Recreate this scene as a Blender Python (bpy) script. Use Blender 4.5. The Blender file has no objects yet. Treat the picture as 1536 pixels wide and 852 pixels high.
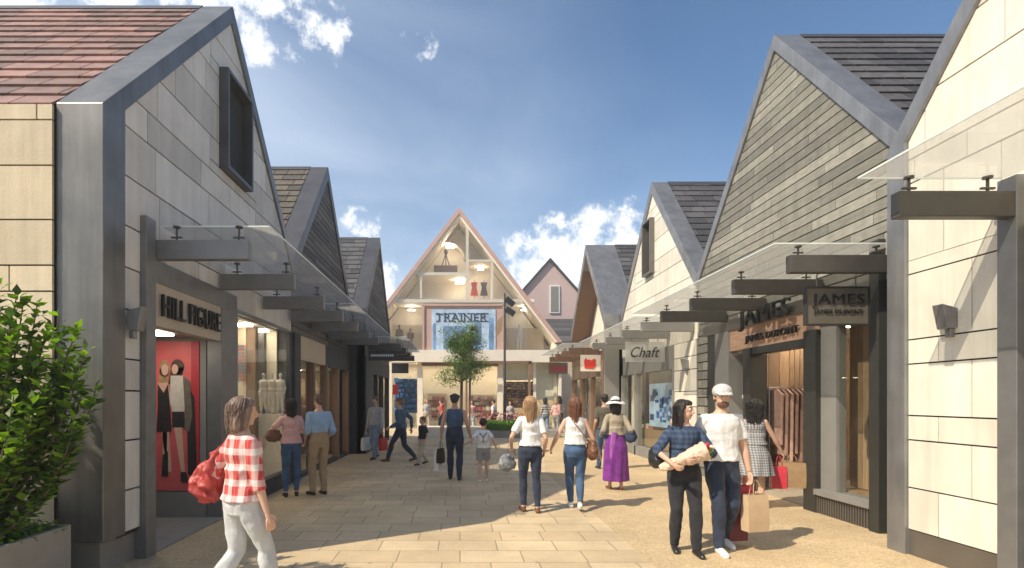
import bpy, math, random
import numpy as np
from mathutils import Vector, Matrix, noise
R = math.radians
random.seed(11)
sc = bpy.context.scene
COL = sc.collection

# ------------------------------------------------------------------ camera
cd = bpy.data.cameras.new('camera'); cam = bpy.data.objects.new('camera', cd); COL.objects.link(cam)
cam.location = (0, 0, 1.68); cam.rotation_euler = (R(90), 0, 0)
cd.sensor_width = 36; cd.lens = 800/1536*36
cd.shift_x = 78/1536; cd.shift_y = 172/1536
cd.clip_end = 2000; cd.clip_start = 0.05
sc.camera = cam

# ------------------------------------------------------------------ sun, sky, exposure
SDX, SDY = 0.85, 0.52            # ground run of the light per metre of drop
elev = math.atan(1/math.hypot(SDX, SDY))
sd = bpy.data.lights.new('sun', 'SUN'); so = bpy.data.objects.new('sun', sd); COL.objects.link(so)
sd.energy = 5.0; sd.angle = R(0.6); sd.color = (1.0, 0.88, 0.69)
so.rotation_euler = Vector((SDX, SDY, -1)).to_track_quat('-Z', 'Y').to_euler()
so.location = (-20, -12, 25)
w = bpy.data.worlds.new('World'); sc.world = w; w.use_nodes = True
nt = w.node_tree; nt.nodes.clear()
def N(t, **k):
    n = nt.nodes.new(t)
    for a, b in k.items(): setattr(n, a, b)
    return n
def L(a, b): nt.links.new(a, b)
sky = N('ShaderNodeTexSky'); sky.sky_type = 'NISHITA'; sky.sun_disc = False
sky.sun_elevation = elev
# azimuth of the sun measured from +Y clockwise
sky.sun_rotation = math.atan2(-SDX, -SDY) % (2*math.pi)
sky.air_density = 1.15; sky.dust_density = .5; sky.ozone_density = 3.2; sky.altitude = 0
tc = N('ShaderNodeTexCoord')
def wmath(op, a, b=None, clamp=False):
    m = N('ShaderNodeMath', operation=op); m.use_clamp = clamp
    for i, x in enumerate((a, b)):
        if x is None: continue
        if isinstance(x, (int, float)): m.inputs[i].default_value = x
        else: L(x, m.inputs[i])
    return m.outputs[0]
def wnoise(scale, detail=8, rough=.55, dist=0.0, off=(0, 0, 0), stretch=(1, 1, 1)):
    mp = N('ShaderNodeMapping'); mp.inputs['Location'].default_value = off; mp.inputs['Scale'].default_value = stretch
    L(tc.outputs['Generated'], mp.inputs['Vector'])
    n = N('ShaderNodeTexNoise'); n.inputs['Scale'].default_value = scale; n.inputs['Detail'].default_value = detail
    n.inputs['Roughness'].default_value = rough; n.inputs['Distortion'].default_value = dist
    L(mp.outputs[0], n.inputs['Vector']); return n.outputs['Fac']
def direction(px, py):
    return Vector(((px-690)/800, 1, (598-py)/800)).normalized()
blobs = [ # cumulus heaps: azimuth/elevation of the centre, angular radius
 (790, 375, .045), (830, 368, .060), (880, 372, .065), (930, 372, .065), (975, 385, .06), (860, 410, .09), (930, 425, .09), (800, 410, .06),
 (540, 330, .034), (556, 338, .022), (622, 66, .022), (642, 70, .018),
 (330, -25, .06), (400, -5, .055), (455, 12, .055), (500, 30, .035), (430, -50, .08), (150, -50, .08), (385, 60, .03), (20, -60, .10),
 (560, 430, .05), (500, 400, .05)]
acc = None
for bx_, by_, r_ in blobs:
    d = N('ShaderNodeVectorMath', operation='DISTANCE'); L(tc.outputs['Generated'], d.inputs[0]); d.inputs[1].default_value = direction(bx_, by_)
    v = wmath('SUBTRACT', 1.0, wmath('DIVIDE', d.outputs['Value'], r_))
    v = wmath('MINIMUM', wmath('MAXIMUM', v, -1.0), min(1.0, r_*12))
    acc = v if acc is None else wmath('MAXIMUM', acc, v)
nz = wnoise(15, 12, .66)
dens = wmath('ADD', acc, wmath('MULTIPLY', wmath('SUBTRACT', nz, .5), 4.2))
mr = N('ShaderNodeMapRange'); mr.interpolation_type = 'SMOOTHSTEP'; mr.inputs['From Min'].default_value = .0; mr.inputs['From Max'].default_value = .75
L(dens, mr.inputs['Value'])
# thin veil, thicker towards the left of the street
vn = wnoise(2.4, 6, .55, .6, (3, 1, 7), (1, 1, 1.8))
sep = N('ShaderNodeSeparateXYZ'); L(tc.outputs['Generated'], sep.inputs[0])
side = N('ShaderNodeMapRange'); side.inputs['From Min'].default_value = .42; side.inputs['From Max'].default_value = -.6; side.inputs['To Min'].default_value = -.12; side.inputs['To Max'].default_value = .7
L(sep.outputs[0], side.inputs['Value'])
low = N('ShaderNodeMapRange'); low.inputs['From Min'].default_value = .55; low.inputs['From Max'].default_value = .1; low.inputs['To Min'].default_value = 0; low.inputs['To Max'].default_value = .45
L(sep.outputs[2], low.inputs['Value'])
veil = wmath('MULTIPLY', wmath('ADD', side.outputs[0], low.outputs[0]), wmath('MULTIPLY', wmath('SUBTRACT', vn, .22), 1.9, True), True)
shn = wnoise(9, 6, .6, 0, (.0, .0, .035))
shade = N('ShaderNodeMix', data_type='RGBA'); L(shn, shade.inputs['Factor'])
shade.inputs['A'].default_value = (6.0, 6.5, 7.3, 1); shade.inputs['B'].default_value = (11.5, 11.2, 10.6, 1)
m1 = N('ShaderNodeMix', data_type='RGBA'); L(veil, m1.inputs['Factor']); hsv = N('ShaderNodeHueSaturation'); hsv.inputs['Saturation'].default_value = 1.10; hsv.inputs['Value'].default_value = .95; L(sky.outputs[0], hsv.inputs['Color']); L(hsv.outputs[0], m1.inputs['A']); m1.inputs['B'].default_value = (6.6, 7.4, 8.4, 1)
m2 = N('ShaderNodeMix', data_type='RGBA'); L(mr.outputs[0], m2.inputs['Factor']); L(m1.outputs['Result'], m2.inputs['A']); L(shade.outputs['Result'], m2.inputs['B'])
bg = N('ShaderNodeBackground'); bg.inputs['Strength'].default_value = .125; L(m2.outputs['Result'], bg.inputs['Color'])
wo = N('ShaderNodeOutputWorld'); L(bg.outputs[0], wo.inputs['Surface'])
vs = sc.view_settings; vs.view_transform = 'Standard'; vs.look = 'None'; vs.exposure = 0.28; vs.gamma = 1; vs.use_curve_mapping = False
sc.cycles.max_bounces = 7; sc.cycles.transparent_max_bounces = 16
sc.cycles.use_denoising = True
sc.cycles.sample_clamp_indirect = 6

# ------------------------------------------------------------------ materials
M = {}
def mat(name, col, rough=.6, metal=0., var=0., nscale=8., namt=.12, bump=0., bscale=60., coord='Object', spec=None, sheen=0., col2=None, stretch=(1, 1, 1), streak=0.):
    """procedural principled: per-piece variation from the attribute 'v', blotchy noise and a bump"""
    m = bpy.data.materials.new(name); m.use_nodes = True; t = m.node_tree; b = t.nodes['Principled BSDF']
    b.inputs['Roughness'].default_value = rough; b.inputs['Metallic'].default_value = metal
    if spec is not None: b.inputs['Specular IOR Level'].default_value = spec
    if sheen: b.inputs['Sheen Weight'].default_value = sheen
    c = t.nodes.new('ShaderNodeTexCoord'); mp = t.nodes.new('ShaderNodeMapping'); mp.inputs['Scale'].default_value = stretch
    t.links.new(c.outputs[coord], mp.inputs['Vector'])
    n = t.nodes.new('ShaderNodeTexNoise'); n.inputs['Scale'].default_value = nscale; n.inputs['Detail'].default_value = 6
    t.links.new(mp.outputs[0], n.inputs['Vector'])
    rmp = t.nodes.new('ShaderNodeMapRange'); rmp.inputs['From Min'].default_value = .25; rmp.inputs['From Max'].default_value = .75
    rmp.inputs['To Min'].default_value = 1-namt; rmp.inputs['To Max'].default_value = 1+namt
    t.links.new(n.outputs['Fac'], rmp.inputs['Value'])
    base = t.nodes.new('ShaderNodeMix'); base.data_type = 'RGBA'
    base.inputs['A'].default_value = (*col, 1); base.inputs['B'].default_value = (*(col2 or col), 1)
    at = t.nodes.new('ShaderNodeAttribute'); at.attribute_name = 'v'
    if col2: t.links.new(at.outputs['Fac'], base.inputs['Factor'])
    else: base.inputs['Factor'].default_value = 0
    vr = t.nodes.new('ShaderNodeMapRange'); vr.inputs['To Min'].default_value = 1-var; vr.inputs['To Max'].default_value = 1+var
    t.links.new(at.outputs['Fac'], vr.inputs['Value'])
    mu = t.nodes.new('ShaderNodeMath'); mu.operation = 'MULTIPLY'
    t.links.new(rmp.outputs[0], mu.inputs[0])
    if var and not col2: t.links.new(vr.outputs[0], mu.inputs[1])
    else: mu.inputs[1].default_value = 1
    if streak:
        mp2 = t.nodes.new('ShaderNodeMapping'); mp2.inputs['Scale'].default_value = (5, 5, .35); t.links.new(c.outputs[coord], mp2.inputs['Vector'])
        ns = t.nodes.new('ShaderNodeTexNoise'); ns.inputs['Scale'].default_value = 1.6; ns.inputs['Detail'].default_value = 8; ns.inputs['Roughness'].default_value = .65; t.links.new(mp2.outputs[0], ns.inputs['Vector'])
        r2 = t.nodes.new('ShaderNodeMapRange'); r2.inputs['From Min'].default_value = .3; r2.inputs['From Max'].default_value = .62; r2.inputs['To Min'].default_value = 1-streak; r2.inputs['To Max'].default_value = 1.03; t.links.new(ns.outputs['Fac'], r2.inputs['Value'])
        m2_ = t.nodes.new('ShaderNodeMath'); m2_.operation = 'MULTIPLY'; t.links.new(mu.outputs[0], m2_.inputs[0]); t.links.new(r2.outputs[0], m2_.inputs[1]); mu = m2_
    sc_ = t.nodes.new('ShaderNodeVectorMath'); sc_.operation = 'SCALE'
    t.links.new(base.outputs['Result'], sc_.inputs[0]); t.links.new(mu.outputs[0], sc_.inputs['Scale'])
    t.links.new(sc_.outputs[0], b.inputs['Base Color'])
    if bump:
        n2 = t.nodes.new('ShaderNodeTexNoise'); n2.inputs['Scale'].default_value = bscale; n2.inputs['Detail'].default_value = 5
        t.links.new(mp.outputs[0], n2.inputs['Vector'])
        bp = t.nodes.new('ShaderNodeBump'); bp.inputs['Strength'].default_value = bump; bp.inputs['Distance'].default_value = .01
        t.links.new(n2.outputs['Fac'], bp.inputs['Height']); t.links.new(bp.outputs[0], b.inputs['Normal'])
    M[name] = m; return m
def glassmat(name, tint, refl=.9, milk=0., milkcol=(1, 1, 1)):
    m = bpy.data.materials.new(name); m.use_nodes = True; t = m.node_tree; t.nodes.clear()
    tr = t.nodes.new('ShaderNodeBsdfTransparent'); tr.inputs[0].default_value = (*tint, 1)
    gl = t.nodes.new('ShaderNodeBsdfGlossy'); gl.inputs['Roughness'].default_value = .01; gl.inputs[0].default_value = (refl, refl, refl, 1)
    fr0 = t.nodes.new('ShaderNodeFresnel'); ge = t.nodes.new('ShaderNodeNewGeometry'); ior = t.nodes.new('ShaderNodeMapRange'); ior.inputs['To Min'].default_value = 1.45; ior.inputs['To Max'].default_value = 1/1.45
    t.links.new(ge.outputs['Backfacing'], ior.inputs['Value']); t.links.new(ior.outputs[0], fr0.inputs[0])
    fr = t.nodes.new('ShaderNodeMath'); fr.operation = 'MULTIPLY'; fr.inputs[1].default_value = .6; t.links.new(fr0.outputs[0], fr.inputs[0])
    mx = t.nodes.new('ShaderNodeMixShader'); t.links.new(fr.outputs[0], mx.inputs[0]); t.links.new(tr.outputs[0], mx.inputs[1]); t.links.new(gl.outputs[0], mx.inputs[2])
    out = t.nodes.new('ShaderNodeOutputMaterial'); last = mx
    if milk:
        df = t.nodes.new('ShaderNodeBsdfDiffuse'); df.inputs[0].default_value = (*milkcol, 1)
        tl = t.nodes.new('ShaderNodeBsdfTranslucent'); tl.inputs[0].default_value = (*milkcol, 1)
        ad = t.nodes.new('ShaderNodeMixShader'); ad.inputs[0].default_value = .5; t.links.new(df.outputs[0], ad.inputs[1]); t.links.new(tl.outputs[0], ad.inputs[2])
        m3 = t.nodes.new('ShaderNodeMixShader'); m3.inputs[0].default_value = milk
        t.links.new(mx.outputs[0], m3.inputs[1]); t.links.new(ad.outputs[0], m3.inputs[2]); last = m3
    t.links.new(last.outputs[0], out.inputs[0]); M[name] = m; return m
def emis(name, col, s):
    m = bpy.data.materials.new(name); m.use_nodes = True; b = m.node_tree.nodes['Principled BSDF']
    b.inputs['Base Color'].default_value = (*col, 1); b.inputs['Emission Color'].default_value = (*col, 1); b.inputs['Emission Strength'].default_value = s
    M[name] = m; return m
mat('pale stone cladding', (.72, .68, .58), .75, streak=.14, var=.10, nscale=2.2, namt=.09, bump=.25, bscale=90)
mat('grey stone cladding', (.62, .605, .575), .7, streak=.12, var=.14, nscale=2.2, namt=.11, bump=.25, bscale=90)
mat('warm stone cladding', (.62, .53, .38), .75, streak=.18, var=.14, nscale=3, namt=.10, bump=.3, bscale=70)
mat('olive boards', (.175, .168, .142), .7, streak=.2, nscale=5, namt=.22, bump=.4, bscale=40, col2=(.345, .33, .275), stretch=(6, 1, 6))
mat('dark boards', (.055, .05, .046), .7, nscale=5, namt=.15, bump=.3, bscale=40, col2=(.15, .135, .12), stretch=(6, 1, 6))
mat('backing', (.03, .03, .03), .9)
mat('slate', (.075, .072, .075), .6, var=.45, nscale=9, namt=.25, bump=.5, bscale=45)
mat('lichen slate', (.055, .05, .045), .65, nscale=9, namt=.3, bump=.5, bscale=45, col2=(.125, .105, .08))
mat('reddish glare slate', (.13, .085, .075), .6, nscale=6, namt=.3, bump=.6, bscale=45, col2=(.32, .18, .155))  # red also stands in for the pink glare over the first left roof
mat('zinc', (.27, .27, .275), .38, .55, nscale=2.5, namt=.22, bump=.35, bscale=2.6, streak=.22)
mat('shaded zinc', (.185, .18, .17), .36, .5, nscale=2.2, namt=.25, bump=.35, bscale=2.6, streak=.25)  # zinc darkened so its colour carries the shade on the first left pillar
mat('glass edge', (.62, .68, .66), .25)
mat('dark zinc', (.10, .10, .105), .42, .5, nscale=2.5, namt=.25, bump=.05, bscale=12)
mat('bronze zinc', (.20, .185, .165), .42, .65, nscale=2.5, namt=.12, bump=.05, bscale=12)
mat('beam steel', (.085, .08, .072), .45, .4, nscale=6, namt=.15)
mat('beam grey', (.20, .20, .20), .45, .4, nscale=6, namt=.12)
mat('fascia grey', (.22, .215, .20), .6, nscale=4, namt=.08)
mat('charcoal render', (.05, .052, .058), .7, nscale=4, namt=.15, bump=.2)
mat('dark frame', (.045, .045, .04), .45, .3, nscale=6)
mat('timber', (.34, .22, .13), .6, var=.3, nscale=4, namt=.25, bump=.3, bscale=25, stretch=(9, 9, .8))
mat('brown timber', (.20, .115, .07), .6, var=.3, nscale=4, namt=.25, bump=.3, bscale=25, stretch=(9, 9, .8))
mat('cream plaster', (.80, .73, .60), .8, var=.08, nscale=2, namt=.05)
mat('cream trim', (.80, .73, .62), .6, nscale=3, namt=.06)
mat('pink trim', (.50, .33, .28), .6, nscale=3, namt=.08)
mat('pink brick', (.50, .38, .36), .85, var=.12, nscale=6, namt=.08)
mat('beige wall', (.52, .44, .33), .8, nscale=2, namt=.06)
mat('brown wall', (.22, .15, .10), .8, nscale=2, namt=.1)
mat('shop floor', (.42, .36, .28), .35, nscale=2, namt=.06)
mat('black', (.012, .012, .012), .5); mat('white', (.75, .75, .73), .6); mat('red', (.55, .03, .03), .5); mat('logo red', (.75, .05, .03), .5)
mat('steel', (.3, .3, .3), .3, .9)
mat('mannequin white', (.62, .58, .52), .5); mat('mannequin dark', (.09, .06, .045), .5)
mat('poster red', (.66, .12, .12), .5, nscale=3, namt=.15); mat('poster deep red', (.48, .03, .04), .5)
mat('skin print', (.66, .42, .32), .5, nscale=12, namt=.08); mat('black print', (.025, .022, .025), .5, nscale=12, namt=.3); mat('white print', (.62, .56, .5), .5, nscale=18, namt=.12); mat('hair print', (.09, .045, .03), .5, nscale=20, namt=.4); mat('blond print', (.42, .26, .13), .5, nscale=20, namt=.3); mat('khaki print', (.14, .12, .09), .5, nscale=12, namt=.3)
mat('blue goods', (.035, .12, .32), .6, var=.5, nscale=9, namt=.4); mat('pale blue', (.40, .55, .72), .5, nscale=4, namt=.25)
mat('mixed goods', (.40, .10, .09), .7, col2=(.75, .68, .58), nscale=14, namt=.4); mat('brown goods', (.10, .045, .03), .7, col2=(.30, .17, .10), nscale=30, namt=.6)
mat('soil', (.04, .03, .02), .95, bump=.6, bscale=40)
mat('planter stone', (.26, .25, .23), .75, nscale=5, namt=.12, bump=.3, bscale=80)
mat('bark', (.10, .07, .045), .85, nscale=14, namt=.3, bump=.6, bscale=50)
def leafmat(name, a, b_):
    m = mat(name, a, .45, col2=b_, nscale=6, namt=.15); t = m.node_tree
    b = t.nodes['Principled BSDF']; out = t.nodes['Material Output']
    tl = t.nodes.new('ShaderNodeBsdfTranslucent'); src = b.inputs['Base Color'].links[0].from_socket
    g = t.nodes.new('ShaderNodeVectorMath'); g.operation = 'MULTIPLY'; g.inputs[1].default_value = (1.5, 1.8, .5); t.links.new(src, g.inputs[0]); t.links.new(g.outputs[0], tl.inputs[0])
    mx = t.nodes.new('ShaderNodeMixShader'); mx.inputs[0].default_value = .4; t.links.new(b.outputs[0], mx.inputs[1]); t.links.new(tl.outputs[0], mx.inputs[2]); t.links.new(mx.outputs[0], out.inputs[0])
leafmat('shrub leaf', (.015, .045, .006), (.20, .33, .03)); leafmat('tree leaf', (.045, .09, .02), (.17, .25, .07)); leafmat('hedge leaf', (.05, .13, .01), (.14, .28, .03))
glassmat('shop glass', (.93, .95, .94)); glassmat('canopy glass', (.93, .945, .94), milk=.26, milkcol=(.78, .76, .72)); glassmat('frosted glass', (.9, .92, .92), milk=.4, milkcol=(.7, .68, .64))
emis('lamp warm', (1, .84, .64), 22.0); emis('lobby fill glow', (1, .9, .75), 10.0)

# ------------------------------------------------------------------ mesh helpers
def wloc(o):
    v = Vector(o.location)
    while o.parent is not None: o = o.parent; v = v + Vector(o.location)
    return v
class MB:
    def __init__(s): s.v = []; s.f = []; s.a = []; s.p = []
    def face(s, pts, v=None):
        i = len(s.v); s.v += [tuple(p) for p in pts]; s.f.append(tuple(range(i, i+len(pts)))); s.a.append(random.random() if v is None else v)
    def mesh(s, verts, faces, v=None):
        i = len(s.v); v = random.random() if v is None else v; s.p.append((i, len(s.f), len(verts), len(faces)))
        s.v += [tuple(p) for p in verts]
        for f in faces: s.f.append(tuple(i+k for k in f)); s.a.append(v)
        return s
    def box(s, x0, x1, y0, y1, z0, z1, v=None):
        x0, x1 = sorted((x0, x1)); y0, y1 = sorted((y0, y1)); z0, z1 = sorted((z0, z1))
        return s.mesh([(x0,y0,z0),(x1,y0,z0),(x1,y1,z0),(x0,y1,z0),(x0,y0,z1),(x1,y0,z1),(x1,y1,z1),(x0,y1,z1)],
               [(0,3,2,1),(4,5,6,7),(0,1,5,4),(1,2,6,5),(2,3,7,6),(3,0,4,7)], v)
    def prism(s, poly, axis, a, b, v=None):
        """poly in the two other axes (x: (y,z), y: (x,z), z: (x,y)) extruded along axis from a to b"""
        ar = sum(poly[i][0]*poly[(i+1) % len(poly)][1]-poly[(i+1) % len(poly)][0]*poly[i][1] for i in range(len(poly)))
        if ar < 0: poly = poly[::-1]
        a, b = sorted((a, b)); n = len(poly)
        P = {'x': lambda p, t: (t, p[0], p[1]), 'y': lambda p, t: (p[0], t, p[1]), 'z': lambda p, t: (p[0], p[1], t)}[axis]
        vs_ = [P(p, a) for p in poly]+[P(p, b) for p in poly]
        lo, hi = tuple(range(n))[::-1], tuple(range(n, 2*n)); sd_ = [(i, (i+1) % n, n+(i+1) % n, n+i) for i in range(n)]
        if axis == 'y': lo, hi = lo[::-1], hi[::-1]; sd_ = [q[::-1] for q in sd_]
        return s.mesh(vs_, [lo, hi]+sd_, v)
    def tube(s, pts, rad, n=8, v=None, cap=True):
        pts = [Vector(p) for p in pts]; rad = [rad]*len(pts) if isinstance(rad, (int, float)) else rad
        vs_ = []; fs = []; up = None
        for i, p in enumerate(pts):
            d = (pts[min(i+1, len(pts)-1)]-pts[max(i-1, 0)])
            if d.length < 1e-9: d = Vector((0, 0, 1))
            d.normalize()
            if up is None: up = Vector((1, 0, 0)) if abs(d.x) < .8 else Vector((0, 1, 0))
            a = (up-d*up.dot(d)).normalized(); b = d.cross(a); up = a
            r = rad[i]; ra, rb = (r, r) if isinstance(r, (int, float)) else r
            for k in range(n):
                t = 2*math.pi*k/n; vs_.append(p+a*math.cos(t)*ra+b*math.sin(t)*rb)
        for i in range(len(pts)-1):
            for k in range(n):
                fs.append((i*n+k, i*n+(k+1) % n, (i+1)*n+(k+1) % n, (i+1)*n+k))
        if cap: fs.append(tuple(range(n))[::-1]); fs.append(tuple((len(pts)-1)*n+k for k in range(n)))
        return s.mesh(vs_, fs, v)
    def ball(s, c, r, seg=12, rings=8, v=None, m=None):
        r = (r, r, r) if isinstance(r, (int, float)) else r; c = Vector(c); vs_ = []; fs = []
        def put(x, y, z):
            q = Vector((x*r[0], y*r[1], z*r[2])); vs_.append(c+(m @ q if m else q))
        put(0, 0, -1)
        for i in range(1, rings):
            t = math.pi*i/rings
            for k in range(seg):
                a = 2*math.pi*k/seg; put(math.sin(t)*math.cos(a), math.sin(t)*math.sin(a), -math.cos(t))
        put(0, 0, 1); top = len(vs_)-1
        for k in range(seg):
            fs.append((0, 1+(k+1) % seg, 1+k)); fs.append((top, top-seg+k, top-seg+(k+1) % seg))
            for i in range(rings-2):
                a = 1+i*seg; fs.append((a+k, a+(k+1) % seg, a+seg+(k+1) % seg, a+seg+k))
        return s.mesh(vs_, fs, v)
    def raw(s, name='m', off=(0, 0, 0)):
        me = bpy.data.meshes.new(name); o = Vector(off)
        me.from_pydata([Vector(p)-o for p in s.v], [], s.f); me.update()
        at = me.attributes.new('v', 'FLOAT', 'FACE'); at.data.foreach_set('value', s.a)
        return me
    def each(s, name, m, parent, **k):
        for i, f, nv, nf in s.p:
            q = MB(); q.mesh(s.v[i:i+nv], [tuple(x-i for x in y) for y in s.f[f:f+nf]]); q.build(name, m, parent, **k)
    def build(s, name, m, parent=None, smooth=False, bevel=0):
        off = wloc(parent) if parent is not None else (0, 0, 0)
        me = s.raw(name, off); me.materials.append(M[m] if isinstance(m, str) else m)
        ob = bpy.data.objects.new(name, me); COL.objects.link(ob)
        if parent is not None: ob.parent = parent
        if smooth: me.polygons.foreach_set('use_smooth', [True]*len(me.polygons))
        if bevel:
            bv = ob.modifiers.new('bevel', 'BEVEL'); bv.width = bevel; bv.segments = 2; bv.limit_method = 'ANGLE'
        return ob
def thing(name, label, cat, loc=(0, 0, 0), group=None, rz=0):
    o = bpy.data.objects.new(name, None); COL.objects.link(o); o.location = loc; o.rotation_euler = (0, 0, rz); o.empty_display_size = .2
    o['label'] = label; o['category'] = cat
    if group: o['group'] = group
    return o
def tag(o, label, cat, group=None):
    o['label'] = label; o['category'] = cat
    if group: o['group'] = group
    return o
def single(mb, name, m, label, cat, loc, group=None, **k):
    """a thing that is one mesh, its origin at loc"""
    holder = type('h', (), {})
    me = mb.raw(name, loc); me.materials.append(M[m] if isinstance(m, str) else m); ob = bpy.data.objects.new(name, me); COL.objects.link(ob); ob.location = loc
    if k.get('smooth'): me.polygons.foreach_set('use_smooth', [True]*len(me.polygons))
    if k.get('bevel'):
        bv = ob.modifiers.new('bevel', 'BEVEL'); bv.width = k['bevel']; bv.segments = 2
    return tag(ob, label, cat, group)
def struct(mb, name, m):
    o = mb.build(name, m); o['kind'] = 'structure'; return o
def lettering(text, c, right, up, w_, h_, m, parent, name='lettering', depth=.02, bold=0.0, shear=0.0):
    cu = bpy.data.curves.new('txt', 'FONT'); cu.body = text; cu.offset = bold; cu.shear = shear; cu.extrude = .5; cu.space_character = 1.05
    o = bpy.data.objects.new('txt', cu); COL.objects.link(o); bpy.context.view_layer.update()
    me = bpy.data.meshes.new_from_object(o.evaluated_get(bpy.context.evaluated_depsgraph_get())); bpy.data.objects.remove(o)
    co = np.zeros(len(me.vertices)*3); me.vertices.foreach_get('co', co); co = co.reshape(-1, 3)
    lo, hi = co.min(0), co.max(0); right = np.array(right, float); up = np.array(up, float); nrm = np.cross(right, up)
    u = (co[:, 0]-lo[0])/(hi[0]-lo[0])-.5; v = (co[:, 1]-lo[1])/(hi[1]-lo[1])-.5; t = (co[:, 2]-lo[2])/(hi[2]-lo[2])
    off = np.array(wloc(parent)) if parent is not None else np.zeros(3)
    P = np.array(c)-off+u[:, None]*w_*right+v[:, None]*h_*up+t[:, None]*depth*nrm
    me.vertices.foreach_set('co', P.ravel()); me.materials.clear(); me.materials.append(M[m]); me.update(); me.name = name
    ob = bpy.data.objects.new(name, me); COL.objects.link(ob)
    if parent is not None: ob.parent = parent
    return ob
def clip(poly, a, b, c):
    """keep a*x+b*y<=c"""
    out = []
    for i in range(len(poly)):
        p, q = poly[i], poly[(i+1) % len(poly)]; dp, dq = a*p[0]+b*p[1]-c, a*q[0]+b*q[1]-c
        if dp <= 0: out.append(p)
        if (dp < 0 < dq) or (dq < 0 < dp):
            t = dp/(dp-dq); out.append((p[0]+t*(q[0]-p[0]), p[1]+t*(q[1]-p[1])))
    return out
def minus(r, h):
    """rectangle (y0,y1,z0,z1) minus hole"""
    y0, y1, z0, z1 = r; a0, a1, b0, b1 = h
    if a1 <= y0 or a0 >= y1 or b1 <= z0 or b0 >= z1: return [r]
    o = []
    if b1 < z1: o.append((y0, y1, b1, z1))
    if b0 > z0: o.append((y0, y1, z0, b0))
    zz = (max(z0, b0), min(z1, b1))
    if a0 > y0: o.append((y0, a0, *zz))
    if a1 < y1: o.append((a1, y1, *zz))
    return o
# ------------------------------------------------------------------ ground
def ground_mat(name, slabs):
    m = bpy.data.materials.new(name); m.use_nodes = True; t = m.node_tree; b = t.nodes['Principled BSDF']; b.inputs['Roughness'].default_value = .8
    n_ = t.nodes.new; lk = t.links.new
    c = n_('ShaderNodeTexCoord')
    fine = n_('ShaderNodeTexNoise'); fine.inputs['Scale'].default_value = 70; fine.inputs['Detail'].default_value = 6; fine.inputs['Roughness'].default_value = .75; lk(c.outputs['Object'], fine.inputs[0])
    big = n_('ShaderNodeTexNoise'); big.inputs['Scale'].default_value = .9; big.inputs['Detail'].default_value = 9; big.inputs['Roughness'].default_value = .65; lk(c.outputs['Object'], big.inputs[0])
    a = n_('ShaderNodeMapRange'); a.inputs['From Min'].default_value = .3; a.inputs['From Max'].default_value = .7; a.inputs['To Min'].default_value = .62 if not slabs else .8; a.inputs['To Max'].default_value = 1.3 if not slabs else 1.2; lk(fine.outputs['Fac'], a.inputs[0])
    b2 = n_('ShaderNodeMapRange'); b2.inputs['From Min'].default_value = .3; b2.inputs['From Max'].default_value = .7; b2.inputs['To Min'].default_value = .76; b2.inputs['To Max'].default_value = 1.14; lk(big.outputs['Fac'], b2.inputs[0])
    mu = n_('ShaderNodeMath'); mu.operation = 'MULTIPLY'; lk(a.outputs[0], mu.inputs[0]); lk(b2.outputs[0], mu.inputs[1])
    gv = n_('ShaderNodeTexVoronoi'); gv.inputs['Scale'].default_value = 1.7; lk(c.outputs['Object'], gv.inputs[0])
    gt_ = n_('ShaderNodeMapRange'); gt_.inputs['From Min'].default_value = .03; gt_.inputs['From Max'].default_value = .045; gt_.inputs['To Min'].default_value = .68; gt_.inputs['To Max'].default_value = 1; lk(gv.outputs['Distance'], gt_.inputs[0])
    mu2 = n_('ShaderNodeMath'); mu2.operation = 'MULTIPLY'; lk(mu.outputs[0], mu2.inputs[0]); lk(gt_.outputs[0], mu2.inputs[1]); mu = mu2
    scl = n_('ShaderNodeVectorMath'); scl.operation = 'SCALE'; lk(mu.outputs[0], scl.inputs['Scale'])
    bump = n_('ShaderNodeBump'); bump.inputs['Strength'].default_value = .35; bump.inputs['Distance'].default_value = .008
    if slabs:
        br = n_('ShaderNodeTexBrick'); br.inputs['Scale'].default_value = 1; br.inputs['Brick Width'].default_value = .66; br.inputs['Row Height'].default_value = .42
        br.inputs['Mortar Size'].default_value = .008; br.inputs['Mortar Smooth'].default_value = .3; br.inputs['Bias'].default_value = 0; br.offset = .37; br.squash = .75; br.squash_frequency = 3
        br.inputs['Color1'].default_value = (.53, .41, .255, 1); br.inputs['Color2'].default_value = (.63, .50, .32, 1); br.inputs['Mortar'].default_value = (.32, .24, .15, 1)
        lk(c.outputs['Object'], br.inputs[0]); lk(br.outputs['Color'], scl.inputs[0])
        h = n_('ShaderNodeMath'); h.operation = 'MULTIPLY_ADD'; lk(br.outputs['Fac'], h.inputs[0]); h.inputs[1].default_value = -1.2; lk(fine.outputs['Fac'], h.inputs[2]); lk(h.outputs[0], bump.inputs['Height'])
    else:
        vo = n_('ShaderNodeTexVoronoi'); vo.inputs['Scale'].default_value = 60; lk(c.outputs['Object'], vo.inputs[0])
        rp = n_('ShaderNodeMix'); rp.data_type = 'RGBA'; rp.inputs['A'].default_value = (.46, .34, .19, 1); rp.inputs['B'].default_value = (.64, .49, .30, 1)
        sx = n_('ShaderNodeSeparateXYZ'); lk(vo.outputs['Color'], sx.inputs[0]); lk(sx.outputs[0], rp.inputs['Factor']); lk(rp.outputs['Result'], scl.inputs[0]); lk(fine.outputs['Fac'], bump.inputs['Height'])
    lk(scl.outputs[0], b.inputs['Base Color']); lk(bump.outputs[0], b.inputs['Normal']); M[name] = m
ground_mat('slab paving', True); ground_mat('resin gravel', False)
g = MB(); g.box(-120, 120, -60, 160, -.3, 0); struct(g, 'ground', 'slab paving')
g = MB(); g.box(-2.35, 1.95, -3, 22, 0, .004); struct(g, 'paving', 'slab paving')
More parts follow.
